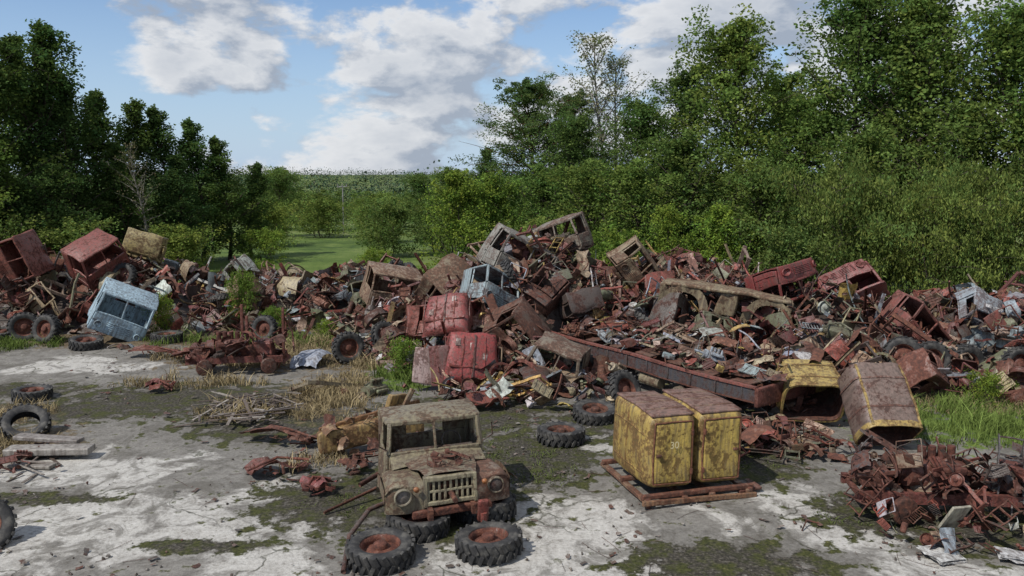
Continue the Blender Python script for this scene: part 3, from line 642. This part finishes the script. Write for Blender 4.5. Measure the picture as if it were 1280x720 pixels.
for i in range(100):
    x = U(-13, -3); y = 32.5+U(-1.4, 1.5); A.add(rpiece(), (x, y, U(.05, .7)), (U(-1, 1), U(-1, 1), U(0, 6.28)), U(.3, .8), *pcol())
A.build('scattered_scrap_metal')

# ------------------------------------------------------------ loose foreground pieces
A = Acc(); A.add(beam((-1.2, .6, .35), (1.0, -.5, .55), .3, .5, 6), col=(.34, .22, .07), rust=.5)
A.add(beam((-1.1, .7, .6), (1.1, -.3, .95), .1, .12, 6), col=(.3, .17, .05), rust=.6); A.add(beam((.2, 0, 0), (.9, -.3, 1.3), .1, .12, 4), col=(.22, .16, .08), rust=.5)
A.add(cr(rbox(.8, .1, .6, .03, 4), .1), (.7, .1, .9), (.3, .2, .3), col=(.34, .22, .07), rust=.45)
for i in range(30): A.add(rpiece(), (U(-1.2, 1.2), U(-.4, .7), U(.1, .8)), (U(-1, 1), U(-1, 1), U(0, 6)), U(.2, .42), (.3, .2, .1) if i % 2 else (.1, .05, .035), .6)
A.crumple(.06, 1.6); A.build('yellow_loader_arm', loc=(-3.2, 18.3, 0), rot=(0, 0, .9))
def sheet(x, y, w, l, rz, col=(.17, .035, .025), rust=.5, z=.1):
    A = Acc(); A.add(jag(cr(grid(9, 6, lambda u, v: ((u-.5)*w, (v-.5)*l*(1-.5*u)*(1+.3*np.sin(u*9)), .1*np.sin(u*5)+.15*(v-.5)**2+.06)), .14, 3.2), .025), col=col, rust=rust)
    A.add(tube([(-w/2, 0, .05), (0, .1, .22), (w/2, -.1, .12)], .03, 6), col=col, rust=.8)
    for i in range(12): A.add(rpiece(), (U(-w*.7, w*.7), U(-l, l), .1), (U(-.4, .4), U(-.4, .4), U(0, 6)), U(.1, .28), (col[0]*U(.5, 1.2), col[1], col[2]), .7)
    A.build('crumpled_metal_sheet', loc=(x, y, z), rot=(0, 0, rz))
sheet(-5.1, 16.8, 1.3, .7, .5, (.15, .04, .03)); sheet(-5.5, 18.7, 1.9, .5, -.3, (.11, .05, .035), .7, .14); sheet(-4.0, 15.7, .6, .6, 1., (.17, .03, .028), .3); sheet(-4.4, 18.5, 1.1, .3, .2, (.1, .05, .035), .8)
sheet(-12.6, 27.8, 2.2, .6, -.2, (.14, .035, .025), .6, .15); sheet(-10.9, 27.2, 1.8, .6, .1, (.13, .035, .025), .6, .15); sheet(-10.6, 23.4, .7, .4, .1, (.16, .03, .025), .4, .1)
sheet(-3.4, 17.0, .9, .4, 1.2, (.1, .05, .035), .8)
A = Acc(); A.add(tube([(-2.75, 12.3, .05), (-2.8, 13.1, .3), (-2.6, 13.9, .42), (-2.1, 14.3, .5), (-1.7, 14.6, .5)], .045, 8), col=(.06, .04, .035), rust=.5); A.build('bent_pipe')
A = Acc(); A.add(tube([(-3.6, 14.6, .05), (-2.6, 15.5, .25), (-1.9, 16.6, .6)], .03, 6), col=(.12, .06, .04), rust=.8); A.add(tube([(-3.1, 15.6, .2), (-2.4, 16.4, .4), (-2.2, 18, .5)], .05, 6), col=(.1, .05, .035), rust=.8); A.build('bent_pipe')
A = Acc(); A.add(tube([(5.3, 13.9, .02), (5.45, 14.1, .12), (5.7, 14.15, .05)], .015, 6), col=(.03, .02, .02), rust=.8); A.build('bent_pipe')
A = Acc()
A.add(xf(rbox(1.9, .4, .16, .03, 5), (-10.6, 17.7, .2), (0, 0, .05)), col=(.3, .28, .25), rust=.1); A.add(xf(rbox(1.6, .3, .1, .02, 5), (-10.9, 18.2, .3), (0, .03, -.1)), col=(.24, .22, .2), rust=.1)
A.add(xf(rbox(1.5, .25, .08, .02, 5), (-10.9, 17.1, .06), (0, 0, -.1)), col=(.24, .22, .19), rust=.15)
for i in range(20): A.add(rpiece(), (U(-12.3, -9.8), U(16.4, 18.6), U(.05, .3)), (U(-.5, .5), U(-.5, .5), U(0, 6)), U(.15, .4), (.14, .04, .03), .5)
A.build('concrete_slab_stack')
A = Acc(); BW = [(.2, .17, .14), (.11, .08, .06), (.3, .27, .23), (.07, .05, .04)]
for i in range(70): A.add(xf(box(U(.3, 1.5), U(.03, .09), .02, 2)), (U(-8.4, -6.2), U(20, 22.4), U(.03, .25)), (U(-.2, .2), U(-.2, .2), U(0, 6)), 1, BW[i % 4], .15)
for i in range(40): A.add(xf(box(U(.3, 1.), U(.03, .08), .02, 2)), (U(-13, -10), U(16.4, 18.6), U(.03, .15)), (U(-.15, .15), U(-.15, .15), U(0, 6)), 1, BW[i % 4], .15)
A.build('broken_timber_pile')
A = Acc(); LCOL = [(.06, .045, .035), (.12, .1, .08), (.25, .23, .2), (.1, .045, .03), (.04, .035, .03)]
cl = [(U(-14, 10), 12+16*U(0, 1)**1.2) for _ in range(70)]
for i in range(1700):
    if i % 3: cx, cy = cl[i % 70]; x, y = cx+float(R.normal())*.5, cy+float(R.normal())*.35
    else: x, y = U(-16, 12), 12+17*U(0, 1)**1.2
    c_ = LCOL[int(U(0, 4.99))]; t = U(0, 1); z = .015
    if t < .3: A.add(cr(grid(3, 2, lambda u, v: ((u-.5)*.22, (v-.5)*.12, .03*u)), .06, 6), (x, y, z+.01), (0, 0, U(0, 6)), U(.2, .8), c_, .5)
    elif t < .6: A.add(p_rod(), (x, y, z), (0, 0, U(0, 6)), U(.08, .4), c_, .5)
    else: A.add(cr(rbox(.08, .07, .05, .02, 1), .05, 9), (x, y, z), (U(0, 3), U(0, 3), U(0, 3)), U(.25, .9), c_, .1)
A.build('ground_litter')
A = Acc(); A.add(beam((0, 0, 0), (.05, 0, 3.2), .1, .1, 4), col=(.3, .3, .3), rust=.2); A.add(beam((-.6, 0, 3.1), (.6, 0, 3.15), .06, .06), col=(.3, .3, .3), rust=.2)
A.add([xf(cyl(.05, .16, 8), (x_, 0, 3.22)) for x_ in (-.5, 0, .5)], col=(.3, .3, .3), rust=.1); o = A.build('utility_pole', loc=(-19.3, 92, float(tz(0., 92.)))); o.scale = (1., 1., 1.7)

# ------------------------------------------------------------ vegetation
def leaf_quads(C, ln, wd, droop=None):
    n = len(C); a = R.normal(size=(n, 3))
    if droop is not None: a = a*.35+droop
    else: a[:, 2] *= .7
    a /= np.linalg.norm(a, axis=1, keepdims=True)
    b = R.normal(size=(n, 3)); s = np.cross(a, b); s /= np.linalg.norm(s, axis=1, keepdims=True)+1e-9
    l = ln*R.uniform(.6, 1.3, (n, 1)); w = wd*R.uniform(.6, 1.3, (n, 1))
    return np.stack([C-a*l/2, C+s*w/2, C+a*l/2, C-s*w/2], 1).reshape(-1, 3)
def veg_mesh(name, LV, LC, tubes, barkc, fm=None):
    V = [LV]; q = [np.arange(len(LV), dtype=np.int32).reshape(-1, 4)]; C = [np.repeat(LC, 4, axis=0)]; o = len(LV); mi = [np.zeros(len(LV)//4, np.int32)]
    for t in tubes:
        f = np.array([x for x in t[1] if len(x) == 4], np.int32)+o; V.append(t[0]); q.append(f); o += len(t[0]); C.append(np.tile(np.array(barkc), (len(t[0]), 1))); mi.append(np.ones(len(f), np.int32))
    V = np.concatenate(V); q = np.concatenate(q); C = np.concatenate(C); C = np.concatenate([C, np.ones((len(C), 1))], 1)
    me = bpy.data.meshes.new(name); me.vertices.add(len(V)); me.vertices.foreach_set('co', V.astype(np.float32).ravel()); setfaces(me, q)
    me.polygons.foreach_set('material_index', np.concatenate(mi)); me.update(calc_edges=True)
    at = me.attributes.new('Col', 'FLOAT_COLOR', 'POINT'); at.data.foreach_set('color', C.astype(np.float32).ravel()); me.materials.append(fm or LEAF); me.materials.append(BARK); return me
def tree_mesh(name, H, Rd, kind, col, nl=60, total=22000, ln=.2, wd=.12, bark=(.12, .1, .08)):
    tubes, cents, cr_ = [], [], []
    base = {'decid': .08, 'slim': .05, 'con': .03, 'pine': .25, 'willow': .1, 'bush': .0, 'sparse': .3}[kind]
    stems = {'bush': 5, 'willow': 3}.get(kind, 1); NK = 7
    for si in range(stems):
        off = np.array([U(-1, 1), U(-1, 1), 0])*(Rd*.22 if stems > 1 else 0); lean = np.array([off[0]*1.6, off[1]*1.6, 0])
        t = np.linspace(0, 1, 12); hs = H*(1 if stems == 1 else U(.75, 1.))
        P = off[None]*.4+np.stack([lean[0]*t+.25*np.sin(t*5+si), lean[1]*t+.2*np.sin(t*4+1+si), hs*t], -1)
        r0 = H*.013/(1 if stems == 1 else 1.5); tubes.append(tube(P, r0*(1-t*.93), 6, False))
        n = nl//stems
        for i in range(n):
            f = base+(1-base)*((i+.5)/n)**.85; f = min(.99, f+U(-.02, .02))
            g = (f-base)/(1-base)
            if kind == 'con': pr = (1-g)**.7*1.0+.08
            elif kind == 'slim': pr = max(.16, (1-abs(g-.4)**1.8*2.1)*.9)
            elif kind == 'pine': pr = max(.2, math.sin(PI*(.22+.72*g)))
            elif kind == 'bush': pr = max(.25, math.sin(PI*(.25+.68*g)))
            elif kind == 'willow': pr = max(.3, math.sin(PI*(.25+.62*g)))
            else: pr = max(.22, math.sin(PI*(.16+.78*g))**.8)
            Ln = Rd*pr*U(.5, 1.35); az = i*2.399+U(-.7, .7)+si
            el = {'decid': .55+.6*g, 'slim': .95+.3*g, 'con': .5+.5*g, 'pine': .25+.6*g, 'willow': .6, 'bush': .5+.5*g, 'sparse': .7+.3*g}[kind]+U(-.3, .3)
            p0 = np.array([np.interp(f, t, P[:, k]) for k in range(3)])
            tt = np.linspace(0, 1, 6)
            d = np.array([math.cos(az)*math.cos(el), math.sin(az)*math.cos(el), math.sin(el)])
            hd = np.array([math.cos(az), math.sin(az), 0])
            LL = min(Ln/max(.35, math.cos(el)), Ln*1.5)
            Q = p0+d*LL*tt[:, None]-np.array([0, 0, 1])*(.15*Ln)*(tt**2)[:, None]*(2.5 if kind == 'willow' else 1)
            tubes.append(tube(Q, r0*.42*(1-f*.6)*(1-tt*.85), 4, False))
            for k in range(NK):
                a = U(.2, 1.05)
                c = np.array([np.interp(min(a, 1), tt, Q[:, j]) for j in range(3)])+d*max(0, a-1)*LL
                side = np.array([-hd[1], hd[0], 0])*U(-1, 1)*Ln*.36*(1.15-.5*a)+np.array([0, 0, U(-.45, .55)*min(1., Ln*.4)])
                cents.append(c+side); cr_.append((.15+.12*Ln)*U(.6, 1.3))
                if k < 3: tubes.append(tube([c, c+side*.5, c+side], [.018, .012, .005], 3, False))
    cents = np.array(cents); cr_ = np.array(cr_); nc = len(cents); npc = max(2, int(total/nc))
    Cc = np.repeat(cents, npc, 0); rr = np.repeat(cr_, npc)[:, None]; n = len(Cc)
    sq = {'pine': .55, 'con': 1.2, 'slim': 1.35, 'willow': .7}.get(kind, .95)
    gs = R.normal(size=(n, 3)); gl = np.linalg.norm(gs, axis=1, keepdims=True); gs = gs/gl*np.minimum(gl, 1.9)
    pos = Cc+gs*rr*.6*np.array([1., 1., sq])
    droop = None
    if kind == 'willow':
        strand = R.integers(0, 9, n); sa = strand*2.4+np.repeat(R.uniform(0, 6, nc), npc); sl = .4+1.3*((strand*37 % 9)/9.)
        hang = R.uniform(0, 1, n)*sl; q_ = rr[:, 0]*(.4+.7*((strand*5 % 9)/9.))
        pos = Cc+np.stack([np.cos(sa)*q_, np.sin(sa)*q_, .3-hang], -1)+R.normal(size=(n, 3))*.07; droop = np.array([0, 0, -.8])
    zt = np.percentile(pos[:, 2], 99.7); rt = np.percentile(np.hypot(pos[:, 0], pos[:, 1]), 95); kz, kr = H/zt, Rd/rt
    sv = np.array([kr, kr, kz]); pos = pos*sv; tubes = [(t_[0]*sv, t_[1], t_[2]) for t_ in tubes]
    pos[:, 2] = np.maximum(pos[:, 2], .1+R.uniform(0, .3, n))
    tint = np.repeat(R.uniform(.6, 1.35, nc), npc)*R.uniform(.75, 1.25, n); warm = np.repeat(R.uniform(-.12, .25, nc), npc)
    LC = np.array(col)[None]*tint[:, None]*np.stack([1+warm*1.3, 1+warm*.3, np.ones(n)], -1)
    return veg_mesh(name, leaf_quads(pos, ln, wd, droop=droop), LC, tubes, bark)
G1 = (.12, .185, .055); G2 = (.095, .155, .05); G3 = (.165, .25, .05); GP = (.075, .125, .05); GW = (.14, .20, .06); GD = (.06, .105, .038)
TM = {
 'A': tree_mesh('deciduous_tree', 14, 3.4, 'decid', G1, 85, 24000),
 'B': tree_mesh('deciduous_tree', 15, 3.1, 'decid', G2, 90, 24000),
 'S': tree_mesh('poplar_tree', 14, 2.1, 'slim', GD, 80, 18000),  # poplar and alder leaf colours darkened to stand in for shaded crowns
 'C': tree_mesh('alder_tree', 10, 1.8, 'con', (.08, .135, .046), 76, 14000, .17, .1),
 'P': tree_mesh('pine_tree', 12.5, 3.3, 'pine', GP, 90, 26000, .22, .07, (.16, .08, .05)),
 'W': tree_mesh('willow_tree', 7.4, 3.6, 'willow', GW, 60, 20000, .2, .065),
 'Y': tree_mesh('young_deciduous_tree', 6.6, 2.2, 'bush', G3, 65, 12000, .16, .1),
 'G': tree_mesh('young_deciduous_tree', 8, 2.2, 'decid', G1, 64, 12000, .17, .1),
 'K': tree_mesh('bush', 4.0, 2.2, 'bush', GW, 55, 8500, .15, .09),
 'Q': tree_mesh('bush', 3.0, 1.7, 'bush', G3, 45, 5000, .13, .08),
 'T': tree_mesh('sparse_birch_tree', 15, 2.3, 'sparse', (.15, .17, .1), 44, 2800, .17, .1, (.4, .38, .35)),
 'D': tree_mesh('bare_tree', 8, 1.2, 'sparse', (.16, .14, .09), 40, 500, .12, .07, (.3, .28, .24))}
HB = {'A': 14, 'B': 15, 'S': 14, 'C': 10, 'P': 12.5, 'W': 7.4, 'Y': 6.6, 'G': 8, 'K': 4, 'Q': 3, 'T': 15, 'D': 8}
NMS = {'A': 'deciduous_tree', 'B': 'deciduous_tree', 'S': 'poplar_tree', 'C': 'alder_tree', 'P': 'pine_tree', 'W': 'willow_tree', 'Y': 'young_deciduous_tree', 'G': 'young_deciduous_tree', 'K': 'bush', 'Q': 'bush', 'T': 'sparse_birch_tree', 'D': 'bare_tree'}
def tree(k, x, y, h, wf=1.):
    o = bpy.data.objects.new(NMS[k], TM[k]); sc.collection.objects.link(o); s = h/HB[k]
    o.location = (x, y, float(tz(x, y))-.05); o.rotation_euler = (U(-.03, .03), U(-.03, .03), U(0, 6.28)); o.scale = (s*wf, s*wf, s); return o
TR = [('S', -33.0, 46, 17.5, 1.1), ('S', -30.2, 47, 16, 1.1), ('S', -28.9, 50, 15.4, 1.1), ('S', -27.6, 51, 12.6, 1.1), ('G', -27.2, 47, 7, 1.2), ('C', -28.4, 55, 11.8, 1.2), ('C', -26.4, 56, 11.4, 1.2), ('C', -24.6, 58, 11, 1.2),
      ('C', -23.0, 59, 10.2, 1.25), ('C', -21.4, 60, 9.0, 1.3), ('C', -25.2, 52, 8.4, 1.4), ('C', -20.0, 62, 7.2, 1.4), ('D', -23.0, 50, 8.4, 1), ('B', -36, 54, 16, 1.1), ('S', -31.5, 53, 15, 1.2),
      ('K', -24.5, 45, 4, 1.2), ('K', -28.5, 42, 4.6, 1.2), ('K', -20.5, 50, 3.4, 1.2), ('C', -22.3, 54, 7.6, 1.4), ('Y', -32, 43, 7, 1.1), ('G', -30.5, 44.5, 9, 1.2),
      ('P', 1.6, 60, 13.3, 1.15), ('P', 4.4, 62, 12.6, 1.), ('T', 6.4, 58, 16.4, 1.1), ('T', 7.5, 60, 15, 1), ('A', 4.4, 52, 10.2, 1.2), ('B', 8.2, 51, 11.0, 1.25), ('B', 11, 53, 13.4, 1.15), ('A', 13.4, 49, 15.6, 1.1), ('A', 16.8, 47, 10.8, 1.2), ('G', 10, 46, 8.8, 1.3),
      ('B', 20.0, 48, 17.6, 1.15), ('A', 22.9, 46, 17.4, 1.1), ('A', 26.4, 43, 15.4, 1.15), ('B', 29.5, 42, 16, 1.2), ('B', 17.5, 54, 13, 1.2), ('A', 33, 46, 15, 1.2), ('B', 25, 50, 15, 1.2),
      ('W', 15.8, 37.5, 7.4, 1.05), ('W', 19.2, 36.6, 6.4, 1.05), ('W', 22.4, 38, 7.4, 1.05), ('G', 26.5, 37.5, 9.5, 1.2), ('G', 12.6, 41.5, 7.2, 1.2), ('G', 18, 41, 8.8, 1.2), ('G', 23, 42, 10, 1.2),
      ('Y', -3.2, 46, 6.6, 1.0), ('Y', -1.0, 48, 6.5, .9), ('G', 1.6, 50, 7, 1.3), ('G', 4.6, 46, 7.2, 1.3), ('G', 7.0, 44, 7.2, 1.3), ('Y', 7.6, 39.6, 4.9, .8), ('Q', 5.4, 40.2, 4., 1), ('Y', 10.3, 40, 4.9, 1), ('K', 12.9, 37.5, 4.2, 1), ('K', 1.5, 44, 4.2, 1.2), ('K', -9.9, 62, 4.6, 1.05), ('K', -12.5, 76, 4.4, 1.1), ('K', -6.2, 66, 4.8, 1.3),
      ('Q', -17.8, 58, 2.6, 1.2), ('Q', -8.5, 50, 1.9, 1.2), ('Q', -14.8, 47, 1.5, 1.3), ('K', 24, 34, 3.6, 1.1), ('K', 28, 34, 4.2, 1.2), ('C', -2.6, 78, 9, 1.3),
      ('K', -22, 72, 4.2, 1.3), ('K', -20, 84, 4.2, 1.5), ('K', -15, 88, 3.6, 1.6), ('G', -25, 86, 7, 1.4), ('G', -11, 96, 7, 1.4), ('K', -25, 100, 5, 1.7), ('G', -30, 104, 8, 1.5), ('K', -18, 112, 5, 1.8), ('G', -8, 104, 8, 1.5),
      ('Q', -11.6, 34.2, 2.5, .5), ('Q', -14.4, 32.3, 1.7, .6), ('Q', -3.4, 25.2, 1.35, .9), ('Q', 13.2, 21.8, 1.1, .8), ('Q', 10.2, 41, 3, 1), ('Q', -22, 31, 1.1, .8), ('Q', -6, 34.3, 1.2, .7), ('Q', 16.8, 22.3, 1.0, .9), ('Q', -9.8, 32.6, 1.1, 1.), ('Q', -7.4, 31.2, .8, 1.1)]
for t in TR: tree(*t)

def forest(name, pts, nq, qs, colr, asp=.47, cz=.5, tv=(.55, 1.4)):
    n = len(pts); P = np.array(pts)   # x,y,z,h,w
    d = R.normal(size=(n, nq, 3)); d /= np.linalg.norm(d, axis=2, keepdims=True); rad = R.uniform(.3, 1, (n, nq, 1))**.5
    q = d*rad; lump = 1+.3*np.sin(d[..., :1]*5+P[:, None, :1])+.3*np.sin(d[..., 2:]*6+P[:, None, 1:2])
    q = q*lump; H = P[:, 3][:, None]; W = P[:, 4][:, None]
    c = np.stack([P[:, 0][:, None]+q[..., 0]*W, P[:, 1][:, None]+q[..., 1]*W, P[:, 2][:, None]+H*cz+q[..., 2]*H*asp], -1)
    sz = (qs*H*.1)[..., None]*R.uniform(.6, 1.4, (n, nq, 1)); a = R.normal(size=(n, nq, 3)); a /= np.linalg.norm(a, axis=2, keepdims=True); b_ = np.cross(a, R.normal(size=(n, nq, 3))); b_ /= np.linalg.norm(b_, axis=2, keepdims=True)
    V = np.stack([c-a*sz/2, c+b_*sz*.4, c+a*sz/2, c-b_*sz*.4], 2).reshape(-1, 3)
    tn = R.uniform(tv[0], tv[1], (n, 1))*R.uniform(.8, 1.2, (n, nq)); C = np.array(colr)[None, None]*tn[..., None]*np.stack([1+R.uniform(-.2, .4, (n, 1))+0*tn, np.ones((n, nq)), np.ones((n, nq))], -1)
    me = veg_mesh(name, V, C.reshape(-1, 3), [], (0, 0, 0), FARM); o = bpy.data.objects.new(name, me); sc.collection.objects.link(o)
pts = []; y = 300.
while y < 1900:
    x = -.95*y
    while x < .95*y:
        yy = y+U(-.06, .06)*y; lo_ = 1+.3*float(wob(x/60., yy/60., 1., 5)); pts.append((x, yy, float(tz(x, yy)), U(7, 14)*lo_*(1+y/3500), U(4, 8)*(1+y/600))); x += (7+y*.014)*U(.4, 1.5)
    y *= 1.09
forest('distant_forest', pts, 130, .75, (.05, .08, .05), .5, .42, (.8, 1.2))  # aerial haze is put into this blue-grey leaf colour
pts = []
for i in range(1100):
    y = 125+200*U(0, 1)**.8; x = U(-.6, .25)*y
    if float(wob(x/13, y/30, 1., 3)) < -.15 or (y < 165 and U(0, 1) < .5): continue
    h = U(3.5, 9.)*(.75+.35*y/300); pts.append((x, y, float(tz(x, y)), h, h*U(.4, .7)))
for i in range(110):
    y = U(80, 130); x = U(-.5, -.0)*y
    if float(wob(x/8, y/8, 1., 1)) < .1: continue
    h = U(.8, 2.6); pts.append((x, y, float(tz(x, y)), h, h*1.1))
forest('distant_tree_groups', pts, 300, .45, (.085, .135, .045), .5, .45, (.4, 1.35))

def grass(name, areas, n, h0, col, spread=.25):
    per = []
    tot = sum(a[2]*a[3] for a in areas)
    for cx, cy, rx, ry in areas:
        k = int(n*rx*ry/tot); nt_ = max(1, k//22)
        th = R.uniform(0, 2*PI, nt_); r = R.uniform(0, 1, nt_)**.6*1.15; tx_, ty_ = cx+rx*r*np.cos(th), cy+ry*r*np.sin(th)
        hs = R.uniform(.35, 1.5, nt_)*np.clip(.75+.6*wob(tx_, ty_, 2.), .15, 1.3)
        idx = R.integers(0, nt_, k); sp_ = R.normal(size=(k, 2))*.13
        per.append(np.stack([tx_[idx]+sp_[:, 0], ty_[idx]+sp_[:, 1], hs[idx]], -1))
    P = np.concatenate(per); k = len(P); hgt = h0*P[:, 2]*R.uniform(.5, 1.3, k); base = np.stack([P[:, 0], P[:, 1], tz(P[:, 0], P[:, 1])], -1)
    ln = R.normal(size=(k, 2))*spread; a = R.uniform(0, 2*PI, k); w = .007+.009*R.uniform(0, 1, k)
    s = np.stack([np.cos(a)*w, np.sin(a)*w, 0*a], -1); mid = base+np.stack([ln[:, 0]*hgt*.4, ln[:, 1]*hgt*.4, hgt*.6], -1); top = base+np.stack([ln[:, 0]*hgt*1.5, ln[:, 1]*hgt*1.5, hgt], -1)
    V = np.stack([base-s, base+s, mid+s*.7, mid-s*.7, mid-s*.7, mid+s*.7, top+s*.15, top-s*.15], 1).reshape(-1, 3)
    tn = R.uniform(.6, 1.4, k)*(.7+.3*P[:, 2]); C = np.array(col)[None]*tn[:, None]; C = np.repeat(C, 2, axis=0)
    me = veg_mesh(name, V, C, [], (0, 0, 0), GRASSM); o = bpy.data.objects.new(name, me); sc.collection.objects.link(o)
grass('dry_grass', [(-5.3, 23, 1.2, 2.2), (-8, 28.3, 4.3, 1.8), (-4.5, 29, 2.4, 3.0), (-12., 18.6, .7, .8), (-13.8, 21, 1.2, .7), (4.9, 19.5, 1.2, .9), (-3.6, 20.4, .8, 1.), (-10, 24.3, 2.3, .5), (-4.4, 17.4, .6, .6), (-12.3, 17, .9, .4), (14, 22, 3, 1), (-7.3, 21.3, 1.2, .8)], 28000, .26, (.27, .215, .12), .35)
grass('green_grass', [(12, 20.2, 2.6, 1.8), (16, 21, 4, 2.), (-20.5, 30, 3, 1.4), (-3.2, 25, 1.1, 1.5), (-9.5, 30.4, 4.2, 1.1), (-9, 42, 10, 3), (-22, 28, 3, 1.6), (-6, 30.5, 3, .9)], 50000, .32, (.12, .165, .042), .35)
grass('moss_weeds', [(.4, 17.8, 1.3, 1.8), (7, 14.8, 1.0, .6), (-3.2, 15.6, 1.2, .8), (-.6, 16.4, .7, .7), (5.0, 17.4, 1.1, .6)], 2000, .06, (.085, .105, .035), .8)

# ------------------------------------------------------------ sky, sun, camera
SUN = Vector((-.62, -.50, .95)).normalized()
el = math.asin(SUN.z); rot = math.atan2(SUN.x, SUN.y)
w = bpy.data.worlds.new('World'); sc.world = w; w.use_nodes = True; w.node_tree.nodes.clear(); nt = NT(w.node_tree)
sky = nt.node('ShaderNodeTexSky', sky_type='NISHITA'); sky.sun_disc = False; sky.sun_elevation = el; sky.sun_rotation = rot; sky.air_density = 1.0; sky.dust_density = .3; sky.ozone_density = 2.5
tc = nt.node('ShaderNodeTexCoord').outputs['Generated']
def mapped(l):
    mp = nt.node('ShaderNodeMapping'); nt.link(tc, mp.inputs[0]); mp.inputs['Scale'].default_value = (1, 1, 2.0); mp.inputs['Location'].default_value = l; return mp.outputs[0]
n1 = nt.noise(mapped((.35, .1, .2)), 6.5, 10, .57, .1); n2 = nt.noise(mapped((.325, .1, .245)), 6.5, 10, .57, .1); nL = nt.noise(mapped((.8, .4, .1)), 2.2, 3, .5)
sx = nt.node('ShaderNodeSeparateXYZ'); nt.link(tc, sx.inputs[0])
bias = nt.math('ADD', nt.math('MULTIPLY', sx.outputs[0], .10), nt.math('MULTIPLY', nt.math('SUBTRACT', nL, .5), .35))
bias = nt.math('ADD', bias, .012)
nn = nt.math('ADD', n1, bias)
cf = nt.mr(nn, .455, .55, 0, 1, True)
shade = nt.mr(nt.math('SUBTRACT', n1, n2), -.07, .05, 0, 1)
thick = nt.mr(nn, .54, .70, 1, .5)
cc = nt.mix(nt.math('MULTIPLY', shade, thick), (.42, .48, .58, 1), (.92, .93, .95, 1))
bs = nt.node('ShaderNodeBackground'); nt.link(nt.mix(1.0, sky.outputs[0], (.92, 1.0, 1.12, 1), 'MULTIPLY'), bs.inputs[0]); bs.inputs[1].default_value = .11
bc = nt.node('ShaderNodeBackground'); nt.link(cc, bc.inputs[0]); bc.inputs[1].default_value = .85
bh = nt.node('ShaderNodeBackground'); bh.inputs[0].default_value = (.50, .66, .88, 1); bh.inputs[1].default_value = .9
m0 = nt.node('ShaderNodeMixShader'); nt.link(nt.mr(sx.outputs[2], .0, .2, .85, .1), m0.inputs[0]); nt.link(bs.outputs[0], m0.inputs[1]); nt.link(bh.outputs[0], m0.inputs[2])
ms = nt.node('ShaderNodeMixShader'); nt.link(nt.math('MULTIPLY', cf, .93), ms.inputs[0]); nt.link(m0.outputs[0], ms.inputs[1]); nt.link(bc.outputs[0], ms.inputs[2])
wo = nt.node('ShaderNodeOutputWorld'); nt.link(ms.outputs[0], wo.inputs[0])
ld = bpy.data.lights.new('sun', 'SUN'); ld.energy = 4.4; ld.angle = math.radians(.5); ld.color = (1, .955, .89)
lo = bpy.data.objects.new('sun', ld); sc.collection.objects.link(lo); lo.rotation_euler = SUN.to_track_quat('Z', 'Y').to_euler()
cd = bpy.data.cameras.new('camera'); cd.sensor_width = 36; cd.lens = 28.24; cd.clip_end = 6000; cd.clip_start = .1
cam = bpy.data.objects.new('camera', cd); sc.collection.objects.link(cam); cam.location = (0, 0, 6.5); cam.rotation_euler = (math.radians(90-8.2), 0, 0); sc.camera = cam
sc.view_settings.view_transform = 'Standard'; sc.view_settings.look = 'None'; sc.view_settings.exposure = 0
